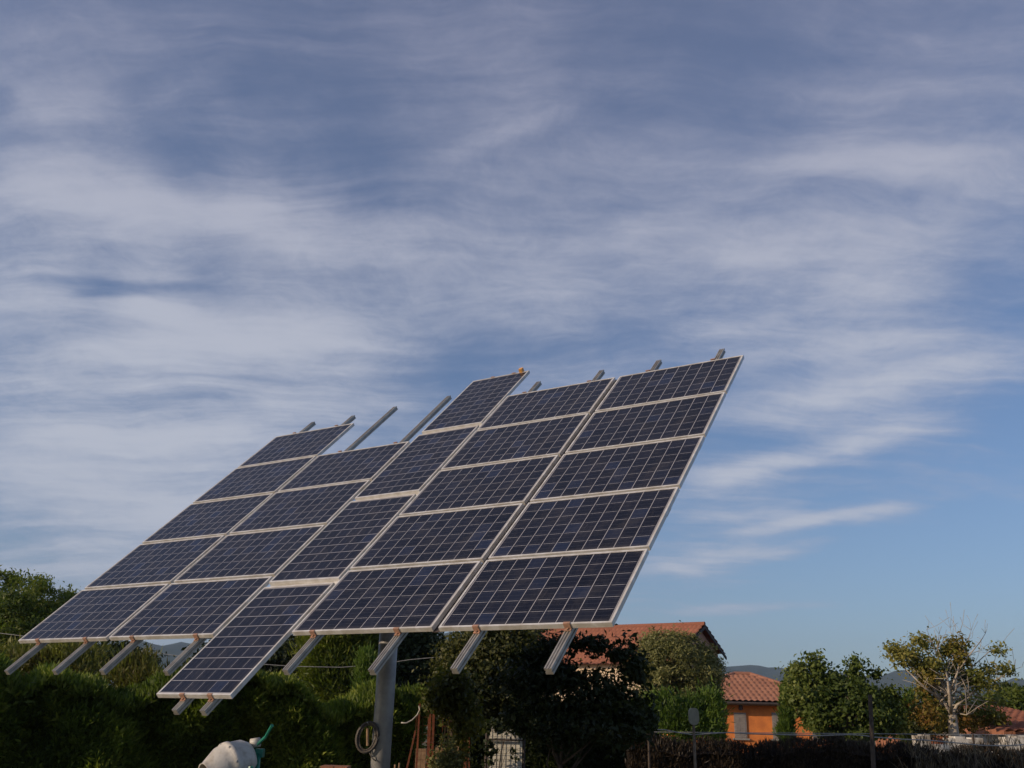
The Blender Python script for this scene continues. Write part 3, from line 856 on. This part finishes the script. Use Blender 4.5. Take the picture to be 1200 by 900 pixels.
tree('olive_tree', 'rounded grey green olive tree between the dark tree and the orange house', base(795, 31),
     [bl(795, 785, 31, 44, 38), bl(775, 767, 31, 28, 22), bl(812, 785, 31, 24, 26), bl(760, 800, 31, 22, 40), bl(825, 800, 31, 18, 34), bl(795, 830, 31, 44, 24)],
     L['olive'], M['bark'], 32, 420, 52000, .14, .10, .2, aspect=.3, hollow=.72)
tree('green_shrub', 'fresh green shrub at the foot of the olive tree', base(798, 27),
     [bl(785, 835, 27, 30, 22), bl(815, 842, 27, 24, 18), bl(830, 830, 27, 12, 22), bl(780, 855, 27, 24, 14), bl(820, 858, 27, 22, 10)], L['cypress'], M['dark_bark'], 33, 140, 10000, .14, .1, .05, cat='shrub', hollow=.4, spray=(.15, .04, .8))


def cypress(px, ytop, Y, wpx, label, seed, ybot=862):
    n = 6; bs = []
    for i in range(n):
        f_ = i / (n - 1)
        bs.append(bl(px, ybot + (ytop - ybot) * f_ * .92, Y, wpx * (1 - .65 * f_ ** 1.6), abs(ytop - ybot) / n * 1.1))
    return tree('cypress_tree', label, base(px, Y), bs, L['cypress'], M['bark'], seed, 110, 8000, .06, .1, .06, spray=(.15, .035, 1.5), group='slim young cypresses', hollow=.4,
                trunk_top=tuple(at(px, ytop + 6, Y)))


cypress(839, 799, 34, 8, 'slim cypress between the olive tree and the orange house wall', 34)
cypress(922, 806, 30, 6.5, 'slim cypress in front of the right window of the orange house', 35)
cypress(1066, 815, 30, 6, 'slim cypress between the fig tree and the autumn tree', 36)
tree('fig_tree', 'full green fig tree right of the orange house', base(985, 24.5),
     [bl(992, 838, 24.5, 46, 22), bl(950, 812, 24.5, 24, 18), bl(988, 812, 24.5, 30, 18), bl(1022, 825, 24.5, 26, 16), bl(962, 842, 24.5, 12, 14), bl(938, 806, 24.5, 12, 7), bl(1036, 840, 24.5, 20, 18),
      bl(934, 787, 24.5, 8, 8), bl(953, 776, 24.5, 6, 8), bl(962, 788, 24.5, 8, 8), bl(978, 774, 24.5, 6, 7), bl(982, 788, 24.5, 8, 7), bl(1000, 781, 24.5, 6, 8), bl(1021, 790, 24.5, 8, 6), bl(1044, 808, 24.5, 8, 8)],
     L['fig'], M['bark'], 37, 320, 32000, .11, .095, .10, aspect=.6, hollow=.6, limbs=30)
# autumn tree with bare upper branches
rngw = np.random.default_rng(38)
wb = base(1116, 24.0)
wroot = empty('autumn_tree', wb, 'tree turning yellow and brown with bare upper branches and pale trunk', 'tree')
blobs_w = [bl(1062, 768, 24, 20, 10), bl(1044, 762, 24, 8, 6), bl(1078, 752, 24, 12, 6), bl(1085, 780, 24, 20, 12), bl(1088, 808, 24.6, 16, 10), bl(1118, 762, 24, 16, 6), bl(1125, 790, 24.4, 20, 12),
           bl(1095, 828, 25, 22, 12), bl(1150, 796, 24, 18, 10), bl(1146, 830, 25, 24, 14), bl(1166, 783, 24, 12, 5), bl(1165, 762, 24, 10, 4), bl(1182, 790, 24, 6, 4)]
Pw, Ow, Cw = clump_points(blobs_w, 190, 9000, .11, rngw, .2)
Vw, Fw = leaves(Pw, .085, rngw, .55, outward=Ow)
mesh_np('crown', Vw, Fw, L['autumn_green'], wroot)
Pw, Ow, Cw2 = clump_points([bl(1090, 790, 24, 20, 18), bl(1125, 768, 24, 22, 16), bl(1090, 838, 24, 22, 14), bl(1128, 845, 25, 30, 12), bl(1165, 838, 25, 16, 12)], 50, 3600, .11, rngw, .2)
Vw, Fw = leaves(Pw, .085, rngw, .55, outward=Ow)
mesh_np('brown_leaves', Vw, Fw, L['autumn'], wroot)
mb = MB()
fork = at(1116, 838, 24); mb.tube([wb, at(1117.5, 858, 24), fork], [.17, .12, .10], 10)
for (pp, r_) in [([(1116, 838), (1108, 828), (1100, 818), (1095, 806)], .07), ([(1116, 838), (1112, 815), (1110, 795), (1106, 775)], .07), ([(1116, 838), (1122, 825), (1134, 815), (1146, 805), (1160, 790)], .065),
                 ([(1110, 795), (1100, 770), (1092, 752), (1086, 738)], .035), ([(1112, 815), (1122, 790), (1126, 765), (1124, 745)], .045), ([(1122, 790), (1134, 770), (1148, 752), (1156, 742)], .035),
                 ([(1134, 815), (1150, 806), (1168, 795), (1190, 784)], .035), ([(1126, 765), (1134, 750), (1138, 738)], .025), ([(1126, 790), (1140, 780), (1158, 765), (1172, 756)], .03),
                 ([(1116, 838), (1124, 836), (1133, 838)], .05), ([(1106, 775), (1098, 760), (1100, 742)], .03), ([(1100, 818), (1084, 806), (1068, 790), (1050, 775)], .045), ([(1126, 765), (1116, 750), (1112, 736)], .022),
                 ([(1084, 806), (1074, 784), (1066, 765)], .03)]:
    ps = [at(a + rngw.normal() * .6, b + rngw.normal() * .6, 24 + rngw.normal() * .25 * i) for i, (a, b) in enumerate(pp)]
    mb.tube(ps, [r_ * .72 * (1 - .8 * i / (len(ps) - 1)) for i in range(len(ps))], 6)
    for _ in range(8):
        i = rngw.integers(1, len(ps)); a = ps[i]
        dv = Vector(rngw.normal(size=3)); dv.z = abs(dv.z) + .3; dv.normalize()
        e = a + dv * (.25 + .45 * rngw.random()); mb.tube([a, a.lerp(e, .5) + Vector(rngw.normal(size=3) * .03), e], [r_ * .16, r_ * .12, .005], 4)
for c in Cw[::5]:
    s_ = at(1112 + rngw.normal() * 10, 812 + rngw.normal() * 10, 24)
    c = Vector(c); mb.tube([s_, s_.lerp(c, .5) + Vector((0, 0, .1)), c], [.022, .015, .006], 4)
mb.build('trunk', M['pale_bark'], wroot, smooth=True)
tree('green_tree', 'small green tree at the right edge behind the tiled sheds', base(1190, 42),
     [bl(1190, 828, 42, 26, 14), bl(1172, 832, 42, 12, 10), bl(1215, 822, 42, 20, 14)], L['conifer'], M['bark'], 40, 120, 8000, .25, .18, .12)
tree('cypress_tree', 'tall thin cypress tip at the right edge against the hill', base(1183, 46),
     [bl(1183, 815, 46, 4, 14), bl(1183, 830, 46, 6, 16)], L['dark'], M['bark'], 41, 40, 2600, .1, .15, .08, spray=(.2, .05, 1.4), hollow=.3)
tree('brown_tree', 'reddish brown shrub behind the whitewashed wall left of the autumn tree trunk', base(1095, 30),
     [bl(1095, 845, 30, 22, 13), bl(1070, 850, 30, 20, 10)], L['brown_green'], M['dark_bark'], 42, 90, 5000, .14, .1, .06, cat='shrub', hollow=.3)

# far wood on the plain
rngf = np.random.default_rng(50)
nf = 900
ang = rngf.uniform(R(-45), R(45), nf); dist = rngf.uniform(130, 420, nf)
Cf = np.stack([np.sin(ang) * dist, np.cos(ang) * dist, np.zeros(nf)], 1); hf = rngf.uniform(3.0, 6.5, nf) * (dist / 260) ** .4
j = rngf.integers(0, nf, 60000); dr = rngf.normal(size=(60000, 3)); dr /= np.linalg.norm(dr, axis=1)[:, None]
Pf = Cf[j] + dr * np.stack([hf[j] * .8, hf[j] * .8, hf[j] * .5], 1); Pf[:, 2] += hf[j] * .5
Vf, Ff = leaves(Pf, 1.3, rngf, .8, outward=dr)
tag(mesh_np('far_wood', Vf, Ff, L['far']), kind='stuff', label='distant belt of trees across the plain below the hills', cat='wood')


# ------------------------------------------------------------------ houses
def roof_plane(mb_uv, o, ex, ey, w_, l_, clip=None, pitch=.24, row=.40, amp=.05):
    """barrel-tile sheet: o corner at eave, ex along eave, ey up the slope. clip(x,y)->(x) limits for hips"""
    V_, F_, UV_ = mb_uv
    ex = Vector(ex).normalized(); ey = Vector(ey).normalized(); ez = ex.cross(ey).normalized(); o = Vector(o)
    nxr = int(w_ / pitch) * 6; nyr = max(2, int(l_ / row))
    b0 = len(V_)
    grid = {}
    for jy in range(nyr + 1):
        for st in (0, 1):
            y = l_ * (jy + (0 if st == 0 else .96)) / nyr
            if jy == nyr: y = l_
            if jy == nyr and st == 1: continue
            x0, x1 = clip(y) if clip else (0, w_)
            lift = .07 * (1 if st == 0 else 0)
            for i in range(nxr + 1):
                x = min(max(w_ * i / nxr, x0), x1)
                hgt = amp * abs(math.sin(math.pi * x / pitch)) + lift
                grid[(jy, st, i)] = len(V_)
                V_.append(tuple(o + ex * x + ey * y + ez * hgt)); UV_.append((x / pitch, y / row))
    seq = [(jy, st) for jy in range(nyr + 1) for st in (0, 1) if not (jy == nyr and st == 1)]
    for a, b in zip(seq[:-1], seq[1:]):
        for i in range(nxr):
            f_ = (grid[(*a, i)], grid[(*a, i + 1)], grid[(*b, i + 1)], grid[(*b, i)])
            F_.append(f_)


def build_uv(data, name, mat, parent):
    V_, F_, UV_ = data
    o0 = origin_of(parent)
    me = bpy.data.meshes.new(name)
    me.from_pydata([(p[0] - o0.x, p[1] - o0.y, p[2] - o0.z) for p in V_], [], F_)
    uvl = me.uv_layers.new(name='UVMap')
    li = np.empty(len(me.loops), dtype=np.int32); me.loops.foreach_get('vertex_index', li)
    uvl.data.foreach_set('uv', np.array(UV_)[li].astype(np.float32).ravel())
    me.polygons.foreach_set('use_smooth', [True] * len(me.polygons))
    me.materials.append(mat); me.update()
    o = bpy.data.objects.new(name, me); col.objects.link(o); o.parent = parent
    return o


# farmhouse with gable, seen above the trees
rt = at(826, 731.5, 48.0)                       # right end of the ridge
thh = R(35)
lx = Vector((-math.cos(thh), math.sin(thh), 0))      # along the ridge, to the left and away
fr_ = Vector((-math.sin(thh), -math.cos(thh), 0))    # front normal
LEN, WF, WB = 11.5, 4.2, 2.6
fh = empty('farmhouse', (rt.x, rt.y, 0), 'cream and pink farmhouse with red tiled gable roof behind the dark trees', 'house')
sl = .52
zr = rt.z
A0 = Vector((rt.x, rt.y, 0)) + lx * .35


def hz_(p, z): return Vector((p.x, p.y, z))


zf = zr - WF * sl - .12; zb = zr - WB * sl - .12
mb = MB()
foot = [A0 + fr_ * (WF - .45), A0 - fr_ * (WB - .3), A0 + lx * (LEN - .7) - fr_ * (WB - .3), A0 + lx * (LEN - .7) + fr_ * (WF - .45)]
zfw = zr - (WF - .45) * sl - .14; zbw = zr - (WB - .3) * sl - .14
# front and back walls
mb.add([foot[0], foot[3], hz_(foot[3], zfw), hz_(foot[0], zfw)], [(0, 1, 2, 3)])
mb.add([foot[1], foot[2], hz_(foot[2], zbw), hz_(foot[1], zbw)], [(3, 2, 1, 0)])
mb.build('front_wall', M['cream'], fh)
mb = MB()
rA = hz_(A0, zr - .14); rB = hz_(A0 + lx * (LEN - .7), zr - .14)
mb.add([foot[0], foot[1], hz_(foot[1], zbw), rA, hz_(foot[0], zfw)], [(0, 1, 2, 3, 4)])
mb.build('gable_wall', M['pink'], fh)
mb = MB()
mb.add([foot[3], foot[2], hz_(foot[2], zbw), rB, hz_(foot[3], zfw)], [(4, 3, 2, 1, 0)])
mb.build('gable_wall', M['pink'], fh)
data = ([], [], [])
lf = math.hypot(WF, WF * sl); lb = math.hypot(WB, WB * sl)
e0 = hz_(Vector((rt.x, rt.y, 0)) + lx * LEN + fr_ * WF, zr - WF * sl)
roof_plane(data, e0, -lx, (-fr_ * WF + Vector((0, 0, WF * sl))), LEN, lf)
e1 = hz_(Vector((rt.x, rt.y, 0)) - fr_ * WB, zr - WB * sl)
roof_plane(data, e1, lx, (fr_ * WB + Vector((0, 0, WB * sl))), LEN, lb)
ro = build_uv(data, 'roof', M['tiles'], fh)
mb = MB(); mb.tube([hz_(Vector((rt.x, rt.y, 0)), zr + .03), hz_(Vector((rt.x, rt.y, 0)) + lx * LEN, zr + .03)], .10, 10); mb.build('ridge_tiles', M['tiles'], ro)
mb = MB()
for (w__, s_) in ((WF, 1), (WB, -1)):
    a = hz_(Vector((rt.x, rt.y, 0)), zr - .06) - lx * .01; b = a + fr_ * (w__ * s_) - Vector((0, 0, w__ * sl))
    nrm = Vector((0, 0, 1))
    mb.extrude([(0, -.14), (.06, -.14), (.06, 0), (0, 0)], a, b, lx, nrm)
mb.build('verge_board', M['dark_trim'], fh)
# rear lean-to whose verge shows lower, windows on the front
for k in range(4):
    cx = A0 + lx * (1.4 + k * 2.6) + fr_ * (WF - .45 + .02)
    bx = basis(Vector((cx.x, cx.y, 0)), lx, fr_, Vector((0, 0, 1)))
    wf = MB(); wf.box((-.5, -.02, 1.2), (.5, .03, 2.5), bx); wo_ = wf.build('window', M['shutter'], fh)
    ws = MB(); ws.box((-.6, -.01, 1.1), (.6, .10, 1.17), bx); ws.build('sill', M['concrete'], wo_)

# orange house with hipped roof
OY = 40.0
eL = at(780, 819.5, OY); eR = at(990, 828, OY)
oz = (eL.z + eR.z) / 2
x0, x1 = eL.x, eR.x
DEP = 7.4
zrid = at(866, 791, OY + DEP / 2).z
oh = empty('orange_house', ((x0 + x1) / 2, OY, 0), 'small orange rendered house with hipped tile roof and shuttered windows', 'house')
W_ = x1 - x0; hip = DEP / 2 * 1.0
hipR = x1 - at(879, 791, OY + DEP / 2).x
data = ([], [], [])
slope = (zrid - oz); ll = math.hypot(DEP / 2, slope)
roof_plane(data, (x0, OY, oz), (1, 0, 0), (0, DEP / 2, slope), W_, ll, clip=lambda y: (y / ll * hip, W_ - y / ll * hipR))
roof_plane(data, (x1, OY + DEP, oz), (-1, 0, 0), (0, -DEP / 2, slope), W_, ll, clip=lambda y: (y / ll * hipR, W_ - y / ll * hip))
lr = math.hypot(hipR, slope)
roof_plane(data, (x1, OY, oz), (0, 1, 0), (-hipR, 0, slope), DEP, lr, clip=lambda y: (y / lr * DEP / 2, DEP - y / lr * DEP / 2))
lL = math.hypot(hip, slope)
roof_plane(data, (x0, OY + DEP, oz), (0, -1, 0), (hip, 0, slope), DEP, lL, clip=lambda y: (y / lL * DEP / 2, DEP - y / lL * DEP / 2))
ro = build_uv(data, 'roof', M['tiles_pale'], oh)
mb = MB()
rl = Vector((x0 + hip, OY + DEP / 2, zrid + .05)); rr2 = Vector((x1 - hipR, OY + DEP / 2, zrid + .05))
mb.tube([rl, rr2], .1, 10)
for cc, rr_ in ((Vector((x1, OY, oz + .05)), rr2), (Vector((x1, OY + DEP, oz + .05)), rr2), (Vector((x0, OY, oz + .05)), rl), (Vector((x0, OY + DEP, oz + .05)), rl)):
    mb.tube([cc, rr_], .09, 8)
mb.build('ridge_tiles', M['tiles_pale'], ro)
mb = MB(); ov = .45
mb.box((x0 + ov, OY + ov, 0), (x1 - ov, OY + DEP - ov, oz - .06)); mb.build('wall', M['orange'], oh)
mb = MB(); mb.box((x0 + .02, OY + .02, oz - .10), (x1 - .02, OY + DEP - .02, oz - .03)); mb.build('eave', M['wood'], oh)
mb = MB(); mb.tube([(x0, OY - .05, oz - .02), (x1, OY - .05, oz - .02)], .055, 8); mb.build('gutter', M['dark_trim'], oh)
for (pa, pb, ya) in ((859.5, 875, 835), (904, 916, 835), (950, 962, 836)):
    a = at(pa, ya, OY + ov); b = at(pb, 858, OY + ov)
    wf = MB(); wf.box((a.x, OY + ov - .05, .95), (b.x, OY + ov - .012, a.z)); wo_ = wf.build('shutter', M['shutter'], oh)
    ws = MB()
    for t_ in np.arange(.98, a.z - .05, .085):
        ws.box((a.x + .05, OY + ov - .062, t_), ((a.x + b.x) / 2 - .02, OY + ov - .052, t_ + .05)); ws.box(((a.x + b.x) / 2 + .02, OY + ov - .062, t_), (b.x - .05, OY + ov - .052, t_ + .05))
    ws.build('slats', M['shutter'], wo_)
    ws = MB(); ws.box((a.x - .09, OY + ov - .10, .88), (b.x + .09, OY + ov - .003, .945)); ws.build('sill', M['concrete'], wo_)
la = at(866.5, 829, OY + ov)
lt = MB(); lt.tube([(la.x, OY + ov, la.z + .12), (la.x, OY + ov - .22, la.z + .14)], .02, 6); lt.lathe([(0, .02), (.05, .10), (.08, .09), (.24, .06), (.26, .02)], (la.x, OY + ov - .22, la.z - .12), (0, 0, 1), 6)
lt.build('wall_lantern', M['dark_trim'], oh)


# low sheds at the right edge
def shed(label, pl, pr, ytop, yeave, Y, dep, seed, wall):
    a = at(pl, yeave, Y); b = at(pr, yeave, Y); zt = at((pl + pr) / 2, ytop, Y + dep).z
    r_ = empty('shed', ((a.x + b.x) / 2, Y, 0), label, 'shed')
    mb = MB(); mb.box((a.x + .2, Y + .25, 0), (b.x - .2, Y + dep - .1, a.z - .04)); mb.build('wall', wall, r_)
    data = ([], [], [])
    roof_plane(data, (a.x, Y, a.z), (1, 0, 0), (0, dep, zt - a.z), b.x - a.x, math.hypot(dep, zt - a.z))
    build_uv(data, 'roof', M['tiles'], r_)
    mb = MB(); mb.box((a.x, Y - .04, a.z - .12), (b.x, Y, a.z - .01)); mb.build('fascia', M['white_wall'], r_)


shed('low red tiled shed behind the autumn tree trunk', 1082, 1160, 838, 857, 33, 5, 1, M['brick'])
shed('low red tiled shed with pale fascia at the right edge', 1172, 1260, 832, 848, 29, 4, 2, M['brick'])
shed('nearest low tiled shed in the lower right corner behind the white wall', 1178, 1290, 848, 860, 24, 3, 3, M['white_wall'])

# tiny far farm on the left hill side
fc = at(182, 760, 1450)
# (pale farm building on the plain, seen as a white dot)
ff = empty('far_farmhouse', (fc.x, fc.y, 0), 'tiny white farmhouse far away below the left hill', 'house')
mb = MB(); mb.box((fc.x - 5, fc.y - 4, 0), (fc.x + 5, fc.y + 4, 5)); mb.build('wall', M['white_wall'], ff)
mb = MB(); mb.extrude([(-5.6, 5), (0, 7.5), (5.6, 5)], (fc.x, fc.y - 4.5, 0), (fc.x, fc.y + 4.5, 0), (1, 0, 0), (0, 0, 1)); mb.build('roof', M['tiles'], ff)

# ------------------------------------------------------------------ fences, posts and wires on the right
FY = 17.5
fp = [(735, FY, 855), (790, FY, 858), (850, FY, 857), (905, FY, 859.5), (960, FY, 857.5), (1010, FY, 860), (1060, FY, 859), (1090, FY, 864), (1140, FY, 869), (1200, FY, 870), (1300, FY, 868)]
hedge_strip('brushwood_hedge', 'long low hedge of dark dry brushwood along the fence on the right', [xy(a, b) for a, b, c in fp], [at(a, c, b).z - .30 for a, b, c in fp], .35, L['dry'], 70000, (.085, .016), 61, bulge=.05, up=1.2)
# rail of the wire fence in front of the brushwood
fen = empty('wire_fence', (xy(900, FY - .35)[0], FY - .35, 0), 'wire fence with pale top strand in front of the brushwood hedge', 'fence')
mb = MB()
pts = [at(px, 858.5 + (px - 850) * .008, FY - .35) for px in range(760, 1290, 40)]
mb.tube(pts, .006, 5)
mb.build('strand', M['wire'], fen)
for px in (760, 1140, 1255):
    p = at(px, 862, FY - .35); MB().tube([(p.x, p.y, 0), (p.x, p.y, p.z + .02)], .018, 8).build('post', M['dark_bark'], fen)
# pale dry weeds growing through the fence at the right end
rngd = np.random.default_rng(77)
wa = at(1062, 880, 16.6); wb2 = at(1260, 880, 16.6)
nw = 2200
Pd = np.stack([rngd.uniform(wa.x, wb2.x, nw), 16.6 + rngd.normal(size=nw) * .12, rngd.uniform(0.3, 1.36, nw)], 1)
Pd[:, 2] *= 1 - .12 * (np.sin(Pd[:, 0] * 5.1) > .2)
Vd, Fd = sprays(Pd, np.tile([0.0, 0.0, 1.6], (nw, 1)), .17, .013, rngd)
mw_ = mat_leaf('pale_weed_stalks', [(.05, .04, .025), (.10, .08, .05), (.20, .16, .10)], 1.5, 0.1)
tag(mesh_np('dry_weeds', Vd, Fd, mw_), kind='stuff', label='pale dry weeds growing along the fence at the right edge', cat='weeds')
# sagging white cord
wp = [(726, 853.5), (745, 853.5), (780, 855.5), (797, 859), (812, 861), (835, 859.5), (855, 858.5), (880, 860), (960, 862), (995, 861), (1012, 862), (1025, 864), (1060, 866.5), (1088, 867.5), (1125, 871), (1150, 873.5), (1177, 874), (1230, 871)]
mb = MB(); mb.tube([at(a, b, 15.2) for a, b in wp], .009, 6)
tag(mb.build('cord', M['wire'], None, smooth=True), 'sagging whitish cord strung across in front of the wire fence', 'cord')
# dark timber post
p0 = at(1019.5, 814, 15.0); p1 = at(1024, 905, 15.0)
pr = empty('timber_post', (p1.x, p1.y, 0), 'slim dark timber post standing in front of the fig tree', 'post')
d_ = (p0 - p1) / (p0.z - p1.z); b_ = p1 - d_ * p1.z
MB().tube([b_, b_ + d_ * (p0.z * .5), p0], [.040, .036, .032], 8).build('shaft', M['dark_bark'], pr)
# marker post with oval head
m0 = at(813.3, 829, 14.0); m1 = at(815, 900, 14.0)
mr = empty('marker_post', (m1.x, m1.y, 0), 'thin post with pale rounded oval plate in front of the green shrub', 'post')
MB().tube([(m1.x, m1.y, 0), (m1.x - .005, m1.y, m0.z - .1)], .020, 8).build('shaft', M['bark'], mr)
w2 = 5.3 / 1035 * 14; h2 = at(813, 829.5, 14).z - at(813, 849.5, 14).z
cc = at(813.3, 839.5, 13.97)
prf = []
for k in range(32):
    a = 2 * math.pi * k / 32; r_ = w2
    prf.append((math.copysign(abs(math.cos(a)) ** .7, math.cos(a)) * w2, math.sin(a) * r_ * 1.1 + (h2 / 2 - r_ * 1.1) * (1 if math.sin(a) > 0 else -1)))
MB().extrude(prf, (cc.x, cc.y, cc.z), (cc.x, cc.y + .05, cc.z), (1, 0, 0), (0, 0, 1)).build('plate', M['plastic'], mr)

# whitewashed wall bits seen through the thin end of the fence
ww = empty('whitewashed_wall', (at(1160, 870, 20.5).x, 20.5, 0), 'low whitewashed garden wall at the right edge behind the cord', 'wall')
mb = MB()
for (pa, pb, yt) in ((1075, 1082, 862), (1082, 1090, 860.5), (1090, 1112, 872), (1112, 1119, 865), (1119, 1131, 863), (1131, 1140, 866), (1140, 1152, 864.5), (1152, 1178, 871), (1178, 1190, 864), (1190, 1260, 863)):
    a = at(pa, yt, 20.5); b = at(pb, yt, 20.5); mb.box((a.x + .004, 20.5, 0), (b.x - .004, 20.8, a.z))
mb.build('wall', M['white_wall'], ww)

# overhead cable under the array
mb = MB()
cp = [(-60, 737), (0, 742), (120, 757), (260, 775), (345, 781), (400, 782), (440, 779), (481, 773), (535, 768), (600, 759), (660, 750)]
mb.tube([at(a, b, 27) for a, b in cp], .009, 5)
tag(mb.build('overhead_cable', M['wire'], None, smooth=True), 'pale overhead cable passing behind the tracker pole', 'cable')

# rusty mesh frame
GY = 15.0
rf = empty('rusty_frame', (at(503, 880, GY).x, GY, 0), 'rusty steel mesh frame with tall double post right of the pole', 'gate')


def rpost(pa, ya, pb, r_=.018, Y=GY, name='post', z0=None):
    a = at(pa, ya, Y); b = at(pb, 900, Y); d2 = (b - a) / (a.z - b.z); f_ = a + d2 * a.z
    MB().extrude([(-r_, -r_), (r_, -r_), (r_, -r_ * .4), (-r_ * .4, -r_ * .4), (-r_ * .4, r_), (-r_, r_)], (f_.x, f_.y, 0), a, (1, 0, 0), (0, 1, 0)).build(name, M['rust'], rf)


rpost(504, 828, 501.5, .024); rpost(508.5, 832, 506, .018); rpost(492, 822, 488, .014); rpost(487, 856, 477, .013, name='brace'); rpost(545, 848, 545, .022); rpost(549.5, 856, 549.5, .015)
mb = MB()
a = at(488, 838, GY); b = at(552, 838, GY)
for z in np.arange(.1, a.z, .12): mb.tube([(a.x, GY + .02, z), (b.x, GY + .02, z)], .0035, 4)
for x in np.arange(a.x, b.x, .10): mb.tube([(x, GY + .026, 0), (x, GY + .026, a.z)], .0035, 4)
mb.build('mesh', M['rust'], rf)
mb = MB(); p = at(488, 877, GY + .5); q = at(500, 877, GY + .5); mb.box((p.x, GY + .4, 0), (q.x, GY + .46, p.z)); p = at(511, 874, GY + .5); q = at(538, 874, GY + .5); mb.box((p.x, GY + .4, 0), (q.x, GY + .46, p.z))
tag(mb.build('board', M['wood'], None), 'weathered boards leaning behind the rusty mesh frame', 'boards')
mb = MB(); mb.tube([at(a, b, 14.7) for a, b in ((470, 847), (476, 847.5), (483, 844), (489, 838), (492, 832), (491, 827))], .012, 6)
tag(mb.build('hose', M['wire'], None, smooth=True), 'short pale hose curving up to the rusty frame', 'hose')
tree('small_bush', 'small grey green bush inside the rusty mesh frame', base(522, 14.3), [bl(522, 888, 14.3, 14, 18), bl(520, 905, 14.3, 18, 20)], L['olive'], M['dark_bark'], 70, 50, 2600, .07, .05, .02, cat='bush', hollow=.2)

# pale sheet door behind welded mesh
DY = 16.2
a = at(573, 846, DY); b = at(612.5, 846, DY)
dr_ = empty('mesh_gate', ((a.x + b.x) / 2, DY, 0), 'pale sheet gate behind dark square mesh under the dark trees', 'gate')
mb = MB(); mb.box((a.x, DY, .05), (b.x, DY + .03, a.z)); mb.build('sheet', M['sheet'], dr_)
mb = MB()
for x in np.arange(a.x, b.x + .01, .075): mb.tube([(x, DY - .03, .05), (x, DY - .03, a.z + .02)], .003, 4)
for z in np.arange(.08, a.z, .085): mb.tube([(a.x, DY - .036, z), (b.x, DY - .036, z)], .003, 4)
zb_ = at(590, 867, DY).z
mb.tube([(a.x, DY - .05, zb_), (b.x, DY - .05, zb_)], .015, 6)
mb.build('mesh', M['dark_trim'], dr_)
for x in (a.x - .03, b.x + .03): MB().tube([(x, DY, 0), (x, DY, a.z + .04)], .02, 8).build('gate_post', M['dark_trim'], dr_)
tree('ivy', 'ivy shoots hanging over the left edge of the mesh gate', base(577, 15.9), [bl(576, 880, 15.9, 7, 26), bl(583, 850, 15.9, 14, 8), bl(605, 850, 15.9, 12, 6), bl(600, 885, 15.9, 3, 14)], L['dark'], M['dark_bark'], 71, 36, 800, .04, .06, .015, cat='ivy', hollow=.1, aspect=.7, limbs=6)

# brick pile and stakes at the very bottom
for k, (px, py) in enumerate(((386, 897), (401, 897.5))):
    p = at(px, py, 10.6)
    st = MB(); hh = p.z
    st.box((p.x - .075, 10.5, 0), (p.x + .068, 10.75, hh - .002)); o = st.build('brick_stack', M['brick'], None)
    tag(o, ('left' if k == 0 else 'right') + ' one of two brick stacks at the bottom edge left of the pole', 'bricks', 'brick stacks')
for k, (px, py) in enumerate(((463, 896), (468, 894))):
    p = at(px, py, 12.2)
    tag(MB().tube([(p.x, 12.2, 0), (p.x, 12.2, p.z)], .012, 6).build('stake', M['wood'], None), ('left and shorter' if k == 0 else 'right and taller') + ' of two thin wooden stakes beside the pole foot', 'stake', 'wooden stakes')
